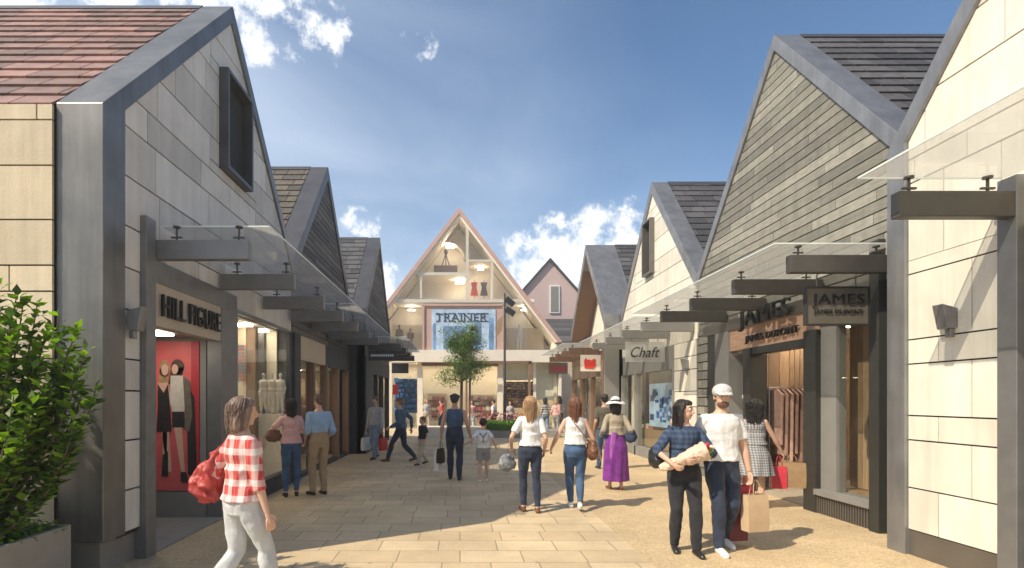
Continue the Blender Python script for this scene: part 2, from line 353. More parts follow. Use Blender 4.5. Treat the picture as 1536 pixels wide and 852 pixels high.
g = MB(); g.box(-4.0, -2.35, -3, 16.2, 0, .005); struct(g, 'shop_front_strip', 'resin gravel')
pts = [(1.95, -3), (9, -3), (9, 24), (3.2, 24), (2.6, 17), (1.95, 12)]
g = MB(); g.prism(pts, 'z', 0, .008); struct(g, 'gravel_path', 'resin gravel')

# ------------------------------------------------------------------ gabled shops
def panels(mb, plane, rect, holes, courses, wmin, wmax, cut, gap=.009, thick=.022, out=1):
    """stone or board pieces in the Y-Z plane at x=plane; cut = list of half planes"""
    y0, y1, z0, z1 = rect; z = z0; i = 0
    while z < z1-.02:
        h = courses[i % len(courses)]; zt = min(z+h, z1); y = y0 - random.uniform(0, wmin*.8)
        while y < y1:
            wd = random.uniform(wmin, wmax); a, b = max(y, y0), min(y+wd, y1); y += wd
            if b-a < .03: continue
            rs = [(a, b, z, zt)]
            for hh in holes: rs = [q for r in rs for q in minus(r, hh)]
            val = random.random()
            for r in rs:
                q = (r[0]+gap*.7, r[1]-gap*.7, r[2]+gap, r[3]-gap)
                if q[1]-q[0] < .015 or q[3]-q[2] < .015: continue
                poly = [(q[0], q[2]), (q[1], q[2]), (q[1], q[3]), (q[0], q[3])]
                for c in cut: poly = clip(poly, *c) if len(poly) > 2 else poly
                if len(poly) > 2: mb.prism(poly, 'x', plane, plane+out*thick, v=val)
        z = zt; i += 1
def slates(mb, side, xa, xb, ye, ze, yp, zp, row=.27, wd=.42):
    """overlapping courses on a slope from the eave (ye,ze) to the ridge (yp,zp), running in x from xa to xb"""
    e = Vector((0, ye, ze)); p = Vector((0, yp, zp)); d = p-e; Ls = d.length; d.normalize()
    n = Vector((0, -d.z, d.y)) if d.y > 0 else Vector((0, d.z, -d.y))
    k = 0; s = 0
    while s < Ls-.05:
        x = min(xa, xb)-random.uniform(0, wd); xm = max(xa, xb)
        while x < xm:
            ww = wd*random.uniform(.7, 1.35); a, b = max(x, min(xa, xb)), min(x+ww, xm)-.014; x += ww
            if b-a < .02: continue
            s0 = s-.03+random.uniform(-.004, .004); s1 = min(s+row+.02, Ls)
            lo = e+d*s0+n*.045; hi = e+d*s1+n*.018; lo2 = e+d*s0+n*.022; hi2 = e+d*s1+n*.004
            vs_ = []
            for q in (lo2, hi2, hi, lo):
                vs_ += [(a, q.y, q.z), (b, q.y, q.z)]
            mb.mesh(vs_, [(0,1,3,2),(4,5,7,6),(6,7,1,0),(2,3,5,4),(0,2,4,6),(1,7,5,3)])
        s += row; k += 1
def gable(name, label, side, X, y0, y1, ze, zp, depth, skin, roofm, framem, headz, zbase, window=None, courses=(.5,), wm=(.6, 1.1), band=.22, pil=(0, 0), vd=.44, holes=(), recess=.03, near_wall=None, group='gabled shops along the street', shop_top=None):
    """side -1: left of the street. facade at x=X facing the street; the shop zone below headz is left open"""
    t = thing(name, label, 'building', (X, (y0+y1)/2, 0), group)
    yp = (y0+y1)/2; s = side; sl = (zp-ze)/(yp-y0); ca = math.cos(math.atan(sl))
    bz = band/ca                                    # band height measured vertically
    # verge frame: a folded metal band over the gable edge
    fr = MB()
    for a, m_ in ((y0, 1), (y1, -1)):
        w_ = pil[0] if m_ == 1 else pil[1]
        poly = [(a, ze), (yp, zp), (yp, zp-bz)]
        if w_:
            zi = ze-bz+w_*sl
            poly += [(a+m_*w_, zi), (a+m_*w_, zbase), (a, zbase)]
        else: poly += [(a, ze-bz)]
        fr.prism(poly, 'x', X, X+s*vd)
    verge = fr.build('verge', framem, t, bevel=.008)
    # backing wall and cladding
    xin = X+s*recess; bk = MB()
    poly = [(y0+.02, headz), (y1-.02, headz), (y1-.02, ze-.05), (yp, zp-.06), (y0+.02, ze-.05)]
    bk.prism(poly, 'x', xin+s*.03, xin+s*.24); bk.build('wall_core', 'backing', t)
    cl = MB(); cut = [(-sl, 1, ze-bz-sl*y0-.003), (sl, 1, ze-bz+sl*y1-.003)]
    hl = list(holes)
    if window: hl.append(window)
    lo = y0+(pil[0] or .02); hi = y1-(pil[1] or .02)
    panels(cl, xin+s*.03, (lo, hi, headz, zp), hl, courses, *wm, cut, out=-s)
    cl.build('cladding', skin, t)
    # roof
    rf = MB(); xa, xb = X+s*vd, X+s*depth
    slates(rf, s, xa, xb, y0+.02, ze-.03, yp, zp-.05); slates(rf, s, xa, xb, y1-.02, ze-.03, yp, zp-.05)
    roof = rf.build('roof', roofm, t)
    rb = MB()
    for a, m_ in ((y0, 1), (y1, -1)): rb.prism([(a+m_*.02, ze-.04), (yp, zp-.06), (yp, zp-.25), (a+m_*.02, ze-.24)], 'x', xa, xb)
    rb.build('roof_deck', 'backing', roof)
    rd = MB(); rd.prism([(yp-.1, zp-.10), (yp, zp+.015), (yp+.1, zp-.10), (yp, zp-.03)], 'x', xa, xb); rd.build('ridge', 'dark zinc', roof)
    # side and rear walls
    wl = MB(); x1 = X+s*(depth)
    wl.box(X+s*.5, x1, y1-.24, y1-.02, 0, ze-.2); wl.box(X+s*.5, x1, y0+.02, y0+.2, 0, ze-.2)
    wl.prism([(y0+.21, 0), (y1-.25, 0), (y1-.25, ze-.2), (yp, zp-.3), (y0+.21, ze-.2)], 'x', x1-s*.2, x1-s*.01)
    wl.build('wall', 'charcoal render' if not near_wall else near_wall, t)
    if window:
        a, b, c, d = window; f = MB(); o = -s*.09; i = s*.22
        f.box(X+o, X+i, a, a+.05, c, d); f.box(X+o, X+i, b-.05, b, c, d); f.box(X+o, X+i, a+.05, b-.05, d-.05, d); f.box(X+o, X+i, a+.05, b-.05, c, c+.05)
        wn = f.build('window', 'dark zinc' if s < 0 else 'bronze zinc', t, bevel=.004)
        p = MB(); p.box(X+s*.13, X+s*.15, a+.05, b-.05, c+.05, d-.05); p.build('pane', 'dark pane', wn)
    return t
mat('dark pane', (.05, .06, .07), .15, .3)
def room(t, side, X, depth, y0, y1, z1, wallm='cream plaster', floorm='shop floor', lamps=2, back='back_wall', rec=.0, lampm='lamp warm'):
    """an open fronted shop room behind the shop window"""
    s = side; xa, xb = X+s*rec, X+s*depth
    f = MB(); f.box(xa, xb, y0, y1, .0, .03); f.build('shop_floor', floorm, t)
    b = MB(); b.box(xb, xb-s*.05, y0, y1, .03, z1); b.build('back_wall', wallm, t)
    b = MB(); b.box(xa+s*.1, xb-s*.05, y1-.05, y1, .03, z1); b.box(xa+s*.1, xb-s*.05, y0, y0+.05, .03, z1); b.each('partition', wallm, t)
    c = MB(); c.box(xa+s*.05, xb, y0, y1, z1, z1+.12); c.build('ceiling', 'white', t)
    for k in range(lamps):
        yy = y0+(k+.5)*(y1-y0)/lamps; l = MB(); l.box(X+s*(depth*.35), X+s*(depth*.35+.55), yy-.14, yy+.14, z1-.03, z1-.004); l.build('ceiling_lamp', lampm, t)
def canopy(t, side, X, y0, y1, beams, reach=1.25, z=3.56, bm='beam steel', beamlen=1.02, bt=3.40, bb=3.19, sign=None):
    s = side
    g_ = MB(); n = max(1, round((y1-y0)/1.9))
    for k in range(n):
        a = y0+(y1-y0)*k/n+.006; b = y0+(y1-y0)*(k+1)/n-.006
        g_.box(X-s*.04, X-s*reach, a, b, z, z+.016)
    cg = g_.build('canopy_glass', 'canopy glass', t)
    e_ = MB(); e_.box(X-s*(reach+.001), X-s*(reach+.007), y0, y1, z, z+.016); e_.build('glass_edge', 'glass edge', cg)
    e_ = MB(); e_.box(X-s*.04, X-s*reach, y0-.007, y0-.001, z, z+.016) if s < 0 or X > 5 else e_.box(X-s*.04, X-s*reach, y1+.001, y1+.007, z, z+.016); e_.build('glass_edge', 'glass edge', cg)
    for y in beams:
        b = MB(); b.prism([(X, bt), (X-s*beamlen, bt), (X-s*beamlen, bb+.0), (X, bb)], 'y', y-.05, y+.05); bo = b.build('canopy_beam', bm, t, bevel=.006)
        c = MB()
        for xx in (.22, beamlen-.12):
            c.tube([(X-s*xx, y, bt-.005), (X-s*xx, y, z-.012)], .012, 8); c.tube([(X-s*xx, y, z-.018), (X-s*xx, y, z-.001)], .038, 12)
            c.box(X-s*(xx-.06), X-s*(xx+.06), y-.012, y+.012, bt+.03, bt+.045)
        c.build('glass_clamp', 'beam steel', bo)
def post(t, side, X, y0, y1, z0, z1, m='dark frame', d0=-.03, d1=.35, name='post'):
    b = MB(); b.box(X+side*d0, X+side*d1, y0, y1, z0, z1); return b.build(name, m, t, bevel=.006)

# ---- left, first shop (grey stone)
XL = -3.31
L1 = gable('stone_clad_shop', 'grey stone gabled shop nearest on the left, zinc edge and slate roof tinted red to hold glare', -1, XL, 4.95, 10.6, 4.43, 7.40, 8.5, 'grey stone cladding', 'reddish glare slate', 'shaded zinc', 3.0, .34,
   window=(7.42, 8.32, 4.9, 6.3), courses=(.42, .5, .5, .34, .46, .5), wm=(.75, 1.25), pil=(.33, 0), holes=(), band=.17)
# stone strip beside the shopfront, plinth
c = MB(); panels(c, XL-.06, (5.28, 5.58, .34, 3.0), [], (.42, .5, .5, .32, .5, .42), .6, .9, [], out=1); c.build('cladding', 'grey stone cladding', L1)
c = MB(); c.box(XL-.07, XL-.4, 5.28, 5.58, .3, 3.0); c.build('wall_core', 'backing', L1)
c = MB(); c.box(XL-.10, XL-.8, 5.05, 5.58, 0, .33); c.build('plinth', 'fascia grey', L1)
post(L1, -1, XL, 5.58, 5.76, 0, 3.6, 'beam grey')
# near side wall facing the viewer, with warm stone courses
nw = MB(); nw.box(XL-.45, XL-8.4, 4.935, 5.14, .3, 4.36); nw.build('wall_core', 'backing', L1)
nw = MB(); z = .42
for k, h in enumerate((.55, .30, .50, .28, .62, .24, .42, .50, .42, .2)):
    x = XL-.45-random.uniform(0.1, .6)-(0 if k % 2 else .25); xr = XL-.438; h = min(h, 4.40-z)
    if h < .1: break
    while xr > XL-8.4:
        nw.box(xr-.008, x+.008, 4.91, 4.934, z+.008, z+h-.008); xr = x; x -= random.uniform(.7, 1.3)
    z += h
nw.build('side_cladding', 'warm stone cladding', L1)
nw = MB(); nw.box(XL-.45, XL-8.4, 4.93, 5.0, 0, .29); nw.build('plinth', 'fascia grey', L1)
# fascia over a recessed entrance lobby; the poster stands on its far return wall
c = MB(); c.box(XL-.02, XL-.16, 5.76, 7.42, 2.48, 2.95)
mat('fascia stone', (.46, .40, .33), .7, nscale=3, namt=.12); c.build('fascia', 'fascia stone', L1)
c = MB(); c.box(XL-.01, XL-.30, 5.76, 7.95, 2.95, 3.2); c.build('head_beam', 'beam grey', L1)
c = MB(); c.box(XL-.17, XL-1.6, 5.76, 7.6, 2.52, 2.7); c.build('lobby_ceiling', 'fascia grey', L1)
l = MB(); l.box(-4.3, -3.7, 6.5, 6.9, 2.49, 2.515); l.build('ceiling_lamp', 'lobby fill glow', L1)  # glowing panel added to brighten the lobby and its poster
c = MB(); c.box(XL-.005, XL-.21, 7.42, 7.95, 0, 2.95); c.build('pier', 'beam grey', L1, bevel=.006)
c = MB(); c.box(XL-.215, XL-1.6, 7.46, 7.6, 0, 2.52); c.build('lobby_wall', 'fascia grey', L1)
c = MB(); c.box(XL-1.5, XL-1.6, 5.76, 7.46, 0, 2.52); c.build('lobby_rear', 'dark frame', L1)
c = MB(); c.box(XL+.01, XL-1.5, 5.76, 7.45, .005, .03); c.build('threshold', 'planter stone', L1)
lettering('HILL FIGURE', (XL+.0, 6.61, 2.715), (0, 1, 0), (0, 0, 1), 1.42, .25, 'black', L1, 'lettering', .035, .0)
P = thing('fashion_poster', 'red fashion poster of two women in the first left shop entrance', 'poster', (-4.1, 7.44, .3))
c = MB(); c.box(-4.62, -3.63, 7.425, 7.455, .40, 2.48); c.build('backing_sheet', 'poster red', P)
c = MB(); c.box(-3.74, -3.632, 7.42, 7.424, .402, 2.478); c.build('deep_band', 'poster deep red', P)
c = MB(); c.box(-4.62, -3.53, 7.41, 7.455, .03, .38); c.box(-3.61, -3.53, 7.41, 7.455, .38, 2.5); c.build('poster_frame', 'fascia grey', P)
c = MB()
def flat(polys, off, m, nm):
    c = MB()
    for q in polys: c.prism(q, 'y', 7.4245-off, 7.4215-off)
    c.build(nm, m, P)
def blob(cy, cz, ry, rz, n=14): return [(cy+ry*math.cos(6.283*k/n), cz+rz*math.sin(6.283*k/n)) for k in range(n)]
A = -4.11; B = -3.93
flat([blob(A, 2.10, .075, .12), [(A-.10, 1.8), (A-.06, 2.1), (A+.06, 2.1), (A+.04, 1.85)]], .003, 'blond print', 'printed_hair')
flat([blob(B, 2.12, .095, .11), [(B-.13, 1.88), (B-.09, 2.1), (B+.08, 2.12), (B+.06, 1.9)]], .0032, 'hair print', 'printed_hair')
flat([blob(A+.005, 2.08, .048, .08), [(A-.09, 1.9), (A+.05, 1.9), (A+.10, 1.62), (A+.05, 1.5), (A-.09, 1.5)], [(A+.05, .66), (A+.10, .66), (A+.06, 1.3), (A-.06, 1.3)],
      blob(B-.035, 2.09, .045, .07), [(B+.06, .62), (B+.11, .6), (B+.06, 1.3), (B-.05, 1.3)], [(A-.02, .8), (A+.03, .8), (A+.04, 1.3), (A-.03, 1.3)]], .006, 'skin print', 'printed_skin')
flat([[(A-.09, 1.88), (A-.01, 1.76), (A+.05, 1.88), (A+.08, 1.55), (A+.10, 1.22), (A-.11, 1.22), (A-.09, 1.55)], [(B-.07, 1.5), (B+.09, 1.5), (B+.11, 1.28), (B-.07, 1.28)], [(B+.14, 1.85), (B+.24, 1.7), (B+.27, .62), (B+.15, .62), (B+.14, 1.2)], [(A-.04, .60), (A+.05, .60), (A+.05, .95), (A-.02, .9)], [(B+.05, .52), (B+.17, .50), (B+.12, .66), (B+.05, .66)]], .009, 'black print', 'printed_clothes')
flat([[(B-.09, 2.0), (B+.09, 2.0), (B+.13, 1.78), (B+.10, 1.5), (B-.07, 1.5), (B-.10, 1.7)]], .012, 'white print', 'printed_top')
flat([[(B+.08, 2.0), (B+.18, 1.92), (B+.21, 1.45), (B+.17, 1.22), (B+.10, 1.25), (B+.11, 1.5)]], .0145, 'khaki print', 'printed_jacket')
# big lit display window
c = MB(); c.box(XL-.01, XL-.18, 7.95, 10.42, 0, .28); c.box(XL-.02, XL-.12, 10.42, 10.56, 0, 3.0); c.build('window_base', 'charcoal render', L1)
c = MB(); c.box(XL-.02, XL-.09, 7.95, 8.0, .28, 3.0); c.box(XL-.02, XL-.09, 8.0, 10.42, 2.96, 3.02); c.box(XL-.02, XL-.09, 8.0, 10.42, .28, .33); c.build('window_frame', 'steel', L1)
c = MB(); c.box(XL-.05, XL-.06, 8.0, 10.42, .33, 2.96); c.build('window_glass', 'shop glass', L1)
room(L1, -1, XL, 4.2, 7.6, 10.55, 3.0, 'cream plaster', lamps=3, rec=.2)
c = MB(); c.box(-3.90, -3.74, 9.75, 9.9, .03, 3.0); c.build('column', 'brown timber', L1)
mat('mosaic', (.45, .12, .05), .6, col2=(.10, .22, .30), nscale=40, namt=.5)
c = MB()
for u in range(5):
    for v_ in range(11): c.box(-4.12+u*.045, -4.08+u*.045, 9.70, 9.71, 2.0+v_*.06, 2.055+v_*.06)
c.build('mosaic_panel', 'mosaic', L1)
c = MB(); c.box(-4.15, -3.9, 9.715, 9.75, .03, 3.0); c.build('mosaic_wall', 'beige wall', L1)
c = MB(); c.box(-4.6, -3.38, 10.1, 10.48, .03, 1.38); c.build('display_plinth', 'cream trim', L1)
for yy in (8.5, 9.4, 10.2):
    l = MB(); l.box(-4.0, -3.7, yy-.12, yy+.12, 2.965, 2.99); l.build('ceiling_lamp', 'lamp warm', L1)
canopy(L1, -1, XL, 5.85, 10.55, (5.82, 7.4, 9.0, 10.45), bm='beam grey', reach=1.22)

# ---- left, second shop (dark boards)
L2 = gable('dark_boarded_shop', 'dark timber boarded gable, second on the left, with mossy brown slates', -1, XL, 10.6, 16.2, 4.43, 7.50, 8, 'dark boards', 'lichen slate', 'dark zinc', 3.0, 0, courses=(.14,), wm=(.9, 2.2))
post(L2, -1, XL, 10.62, 11.0, 0, 3.0, 'charcoal render')
c = MB(); c.box(XL-.02, XL-.2, 11.0, 13.2, 2.5, 3.0); c.build('fascia', 'beige wall', L2)
c = MB(); c.box(XL-.02, XL-.2, 13.2, 16.1, 2.5, 3.0); c.build('fascia', 'charcoal render', L2)
room(L2, -1, XL, 3.5, 11.0, 15.9, 2.5, 'brown timber', lamps=3, rec=.3)
for y in (11.0, 12.15, 13.3, 14.6, 15.9):
    post(L2, -1, XL, y, y+.14, 0, 2.5, 'brown timber', .02, .2, 'door_post')
c = MB(); c.box(XL-.1, XL-.11, 11.14, 15.9, .1, 2.5); c.build('window_glass', 'shop glass', L2)
c = MB(); c.box(XL-.04, XL-.16, 11.14, 15.9, 0, .1); c.build('threshold', 'charcoal render', L2)
for k in range(2):
    c = MB()
    for z in (.5, .9, 1.3, 1.7, 2.1):
        c.box(XL-1.2, XL-1.5, 12.3+k*1.9, 13.2+k*1.9, z, z+.03)
        for q in range(5): c.box(XL-1.22, XL-1.45, 12.33+k*1.9+q*.17, 12.46+k*1.9+q*.17, z+.03, z+random.uniform(.12, .28))
    single(c, 'display_shelf', 'mixed goods', ('nearer' if k == 0 else 'farther')+' goods shelf inside the dark boarded shop on the left', 'shelf', (XL-1.3, 12.7+k*1.9, .5))
canopy(L2, -1, XL, 10.6, 16.1, (12.0, 13.5, 15.0), bm='beam grey', reach=1.22)

# ---- left, third shop, standing forward
XM = -2.85
L3 = gable('charcoal_shop', 'charcoal gabled shop standing forward, third on the left', -1, XM, 16.2, 21.8, 4.43, 7.42, 8, 'dark boards', 'slate', 'dark zinc', 3.0, 0, courses=(.14,), wm=(.9, 2.2))
c = MB(); c.box(XM-.05, XM-.49, 16.22, 16.42, 0, 4.2); c.build('side_wall', 'charcoal render', L3)
post(L3, -1, XM, 16.22, 17.6, 0, 3.0, 'charcoal render', .0, .3)
c = MB(); c.box(XM-.02, XM-.2, 17.6, 21.7, 2.5, 3.0); c.build('fascia', 'charcoal render', L3)
room(L3, -1, XM, 3.2, 17.6, 21.5, 2.5, 'brown timber', lamps=2, rec=.3)
for y in (18.6, 19.9, 21.5): post(L3, -1, XM, y, y+.14, 0, 2.5, 'dark frame', .02, .2, 'door_post')
c = MB(); c.box(XM-.1, XM-.11, 17.6, 21.5, .1, 2.5); c.build('window_glass', 'shop glass', L3)
canopy(L3, -1, XM, 16.3, 21.7, (16.6, 18.2, 19.8, 21.4), bm='beam steel', reach=1.22)
sg = thing('projecting_sign', 'dark board with pale lettering on the third left shop', 'sign', (XM+.5, 16.5, 3.05))
c = MB(); c.box(XM+.02, XM+.9, 16.46, 16.50, 2.86, 3.16); c.build('sign_board', 'charcoal render', sg)
c = MB(); 
for k in range(11): c.box(XM+.10+k*.065, XM+.145+k*.065, 16.452, 16.458, 2.98, 3.05)
c.build('lettering', 'white', sg)

# ---- right, nearest building (pale stone)
XR5 = 4.78
R5 = gable('pale_stone_shop', 'cream stone gabled shop nearest on the right with a zinc edge', 1, XR5, .30, 5.975, 4.43, 7.75, 8, 'pale stone cladding', 'slate', 'zinc', 3.15, .0,
   courses=(.83, .26, .60, .48, .3), wm=(.55, 1.15), pil=(.25, .24), band=.18)
c = MB()
for a, b in (((.28, .73), 0), ((.73, 1.24), 1), ((1.24, 1.5), 0), ((1.5, 2.05), 1), ((2.05, 2.31), 0), ((2.31, 3.01), 1), ((3.01, 3.16), 2)):
    ys = {0: (5.37,), 1: (5.02,), 2: ()}[b]; e = [5.735, *ys, 4.72]
    for k in range(len(e)-1): c.prism([(e[k+1]+.006, a[0]+.008), (e[k]-.006, a[0]+.008), (e[k]-.006, a[1]-.008), (e[k+1]+.006, a[1]-.008)], 'x', XR5+.038, XR5+.06)
c.build('cladding', 'pale stone cladding', R5)
c = MB(); c.box(XR5+.062, XR5+.3, 4.72, 5.74, .2, 3.16); c.build('wall_core', 'backing', R5)
c = MB(); c.box(XR5+.05, XR5+.3, 4.72, 5.735, 0, .275); c.build('plinth', 'bronze zinc', R5)
post(R5, 1, XR5, 4.55, 4.72, 0, 3.6, 'beam grey', -.03, .4)
post(R5, 1, XR5, 4.30, 4.55, 0, 3.15, 'dark frame', .03, .3)
c = MB(); c.box(XR5+.03, XR5+.3, .55, 4.30, 2.55, 3.15); c.build('fascia', 'fascia grey', R5)
c = MB(); c.box(XR5+.2, XR5+.21, .55, 4.30, .3, 2.55); c.build('window_glass', 'shop glass', R5)
c = MB(); c.box(XR5+.1, XR5+.3, .55, 4.30, 0, .3); c.build('window_base', 'dark frame', R5)
room(R5, 1, XR5, 3.5, .6, 4.3, 2.9, 'cream plaster', lamps=2, rec=.3)
canopy(R5, 1, XR5, .5, 4.66, (4.61, 3.0, 1.4), reach=1.30, bt=3.46, bb=3.24, z=3.60)

# ---- right, second building (olive boards)
XR = 5.23
R4 = gable('board_clad_shop', 'olive and beige board clad gable, second on the right, over the fashion shop', 1, XR, 6.0, 11.79, 4.43, 7.75, 8, 'olive boards', 'slate', 'zinc', 3.15, 0, courses=(.148,), wm=(.9, 2.6), band=.17)
post(R4, 1, XR, 6.05, 6.60, 0, 3.15, 'charcoal render', .05, .3, 'pier')
post(R4, 1, XR, 6.60, 6.76, 0, 3.66, 'dark frame', -.05, .3)
c = MB(); c.box(XR-.0, XR+.3, 6.76, 11.5, 3.0, 3.2); c.build('head_beam', 'bronze zinc', R4)
c = MB(); c.box(XR+.04, XR+.24, 6.76, 7.82, 2.74, 3.0); c.build('fascia', 'fascia grey', R4)
mat('fascia timber', (.46, .29, .20), .6, nscale=3, namt=.25, bump=.2, bscale=25, stretch=(1, .6, 9))
c = MB(); c.box(XR+.03, XR+.22, 7.82, 10.4, 2.60, 3.0); c.build('fascia', 'fascia timber', R4)
c = MB()
for k in range(22): c.box(XR-.01, XR+.02, 6.78+k*.048, 6.80+k*.048, .02, .27)
c.box(XR+.02, XR+.1, 6.76, 7.82, 0, .27); c.build('vent_grille', 'bronze zinc', R4)
c = MB(); c.box(XR-.05, XR+.25, 6.76, 7.82, .28, .36); c.box(XR+.06, XR+.2, 6.76, 6.84, .36, 2.74); c.box(XR+.06, XR+.2, 7.5, 7.82, .36, 2.74); c.build('window_frame', 'fascia grey', R4)
c = MB(); c.box(XR+.10, XR+.11, 6.84, 7.5, .36, 2.74); c.build('window_glass', 'shop glass', R4)
post(R4, 1, XR, 7.82, 8.10, 0, 2.7, 'dark frame', -.02, .3, 'door_post')
post(R4, 1, XR, 9.62, 9.86, 0, 2.60, 'dark frame', -.0, .3, 'door_post')
c = MB(); c.box(XR+.02, XR+.26, 8.10, 9.62, 2.48, 2.60); c.build('door_head', 'dark frame', R4)
post(R4, 1, XR, 10.4, 10.95, 0, 3.0, 'fascia grey', .0, .3, 'pier')
post(R4, 1, XR, 10.95, 11.3, 0, 3.0, 'dark frame', .02, .3, 'pier')
c = MB(); panels(c, XR+.03, (11.3, 11.77, 0, 3.15), [], (.19,), .3, .5, [], out=-1, gap=.012); c.build('cladding', 'olive boards', R4)
c = MB(); c.box(XR+.032, XR+.2, 11.3, 11.77, 0, 3.14); c.build('wall_core', 'backing', R4)
room(R4, 1, XR, 4.0, 6.85, 10.9, 2.98, 'beige wall', lamps=4, rec=.12)
c = MB(); x = XR+.14
while x < XR+3.8: wd = random.uniform(.10, .22); c.box(x, x+wd-.01, 10.80, 10.85-.004, .03, 2.9); x += wd
c.build('timber_lining', 'timber', R4)
# timber boards inside the window and shop
c = MB(); y = 6.86
while y < 7.8: wd = random.uniform(.09, .16); c.box(XR+.5, XR+.56, y, y+wd-.008, .4, 2.95); y += wd
c.box(XR+.25, XR+.75, 6.86, 7.8, .03, .38); c.build('display_boards', 'timber', R4)
canopy(R4, 1, XR, 6.35, 11.6, (6.42, 7.72, 9.15, 10.5), reach=1.48, beamlen=1.28, z=3.52, bm='beam steel')
c = lettering('JAMES', (XR-.10, 9.00, 3.08), (0, -1, 0), (0, 0, 1), 1.5, .36, 'black', R4, 'lettering', .05, .0)
lettering('JAMES DUPONT', (XR-.0, 8.98, 2.745), (0, -1, 0), (0, 0, 1), 1.52, .15, 'black', R4, 'lettering', .035, .0)
# ---- hanging sign in front of it
mat('shaded olive', (.11, .10, .08), .6)  # board colour darkened to stand in for the shade it hangs in
hs = thing('hanging_sign', 'square grey hanging sign with black capital letters under a canopy beam', 'sign', (4.6, 6.6, 2.6))
c = MB(); c.box(4.27, 5.02, 6.56, 6.60, 2.60, 3.04); c.build('sign_panel', 'shaded olive', hs, bevel=.004)
c = MB(); c.box(4.25, 5.04, 6.55, 6.61, 3.04, 3.06); c.box(4.25, 4.27, 6.55, 6.61, 2.60, 3.04); c.box(5.02, 5.04, 6.55, 6.61, 2.60, 3.04); c.box(4.25, 5.04, 6.55, 6.61, 2.58, 2.60); c.build('sign_frame', 'dark frame', hs)
for xx in (4.4, 4.88):
    c = MB(); c.tube([(xx, 6.58, 3.06), (xx, 6.58, 3.2), (xx, 6.5, 3.24)], .008, 6); c.build('hanger', 'steel', hs)
lettering('JAMES', (4.645, 6.552, 2.885), (1, 0, 0), (0, 0, 1), .64, .165, 'black', hs, 'lettering', .012, .0)
lettering('JAMES DUPONT', (4.645, 6.552, 2.745), (1, 0, 0), (0, 0, 1), .60, .065, 'black', hs, 'lettering', .01, .0)
# white paper flowers display
c = MB()
for k in range(34):
    z = .3+k*.068; q = Vector((XR+.32+random.uniform(-.05, .1), 10.13+random.uniform(-.14, .14), z)); r_ = random.uniform(.06, .12)
    for j in range(7): c.ball(q+Vector((random.uniform(-1, 1), random.uniform(-1, 1), random.uniform(-1, 1)))*r_*.6, r_*random.uniform(.4, .65), 8, 6)
fd = thing('flower_display', 'column of big white paper flowers beside the fashion shop door', 'display', (XR+.4, 10.13, 0))
c.build('blooms', 'white', fd, smooth=True); c = MB(); c.box(XR+.42, XR+.47, 9.9, 10.38, 0, 2.6); c.build('backboard', 'black', fd)
# clothes rails inside the fashion shop
mat('rail clothes', (.16, .08, .06), .8, col2=(.46, .30, .24), nscale=9, namt=.3)
for j, (yy, lb) in enumerate(((9.75, 'clothes rail just inside the fashion shop door, nearer one'), (10.4, 'clothes rail deeper inside the fashion shop door'))):
    rl = thing('clothes_rail', lb, 'clothes rail', (XR+.9+j*.35, yy, .03), 'clothes rails in the fashion shop')
    x0 = XR+.42+j*.35; c = MB(); c.tube([(x0, yy, .04), (x0, yy, 1.9), (x0+1.1, yy, 1.9), (x0+1.1, yy, .04)], .014, 8); c.build('rail', 'steel', rl)
    for q in range(11):
        xx = x0+.1+q*.09; hh = random.uniform(1.0, 1.45); c = MB()
        c.prism([(yy-.05, 1.86), (yy+.05, 1.86), (yy+.21, 1.76), (yy+.19, 1.86-hh), (yy-.19, 1.86-hh), (yy-.21, 1.76)], 'x', xx, xx+.045); c.build('garment', 'rail clothes', rl, bevel=.01)

# ---- right, third building (pale stone with slot window)
R3 = gable('slot_window_shop', 'cream stone gable with a tall narrow window, third on the right', 1, XR, 11.8, 17.35, 4.43, 7.60, 8, 'pale stone cladding', 'slate', 'zinc', 3.0, 0,
   window=(14.45, 15.1, 5.1, 6.6), courses=(.5, .42, .55), wm=(1.0, 1.9), band=.22)
c = MB(); panels(c, XR+.03, (11.82, 13.05, .1, 3.0), [], (.5, .3, .6, .35), .5, .9, [], out=-1); c.build('cladding', 'pale stone cladding', R3)
c = MB(); c.box(XR+.032, XR+.25, 11.82, 13.05, 0, 3.0); c.build('wall_core', 'backing', R3)
c = MB(); c.box(XR+.02, XR+.2, 13.05, 17.2, 2.42, 3.0); c.build('fascia', 'fascia grey', R3)
for y in (13.05, 15.9, 17.2): post(R3, 1, XR, y, y+.12, 0, 2.42, 'fascia grey', .0, .2, 'door_post')
c = MB(); c.box(XR+.0, XR+.2, 13.17, 17.2, 0, .28); c.build('window_base', 'fascia grey', R3)
c = MB(); c.box(XR+.08, XR+.09, 13.17, 17.2, .28, 2.42); c.build('window_glass', 'shop glass', R3)
room(R3, 1, XR, 3.2, 13.1, 17.2, 2.9, 'cream plaster', lamps=3, rec=.2)
canopy(R3, 1, XR, 11.9, 17.3, (12.0, 13.4, 14.9, 16.4), reach=1.35, beamlen=1.15, z=3.50, bm='fascia grey')
lettering('Chaft', (4.62, 13.30, 2.84), (1, 0, 0), (0, 0, 1), .72, .26, 'black', None, 'lettering', .012, .004, .35)
cs = thing('glass_sign', 'frosted glass sign with a handwritten black name outside the cream shop', 'sign', (4.62, 13.35, 2.6))
o = bpy.data.objects['lettering'] if False else COL.objects[-2]
for q in COL.objects:
    if q.name.startswith('lettering') and q.parent is None: q.parent = cs; q.location = -Vector(cs.location)
c = MB(); c.box(4.14, 5.12, 13.33, 13.36, 2.60, 3.10); c.build('sign_panel', 'frosted glass', cs)
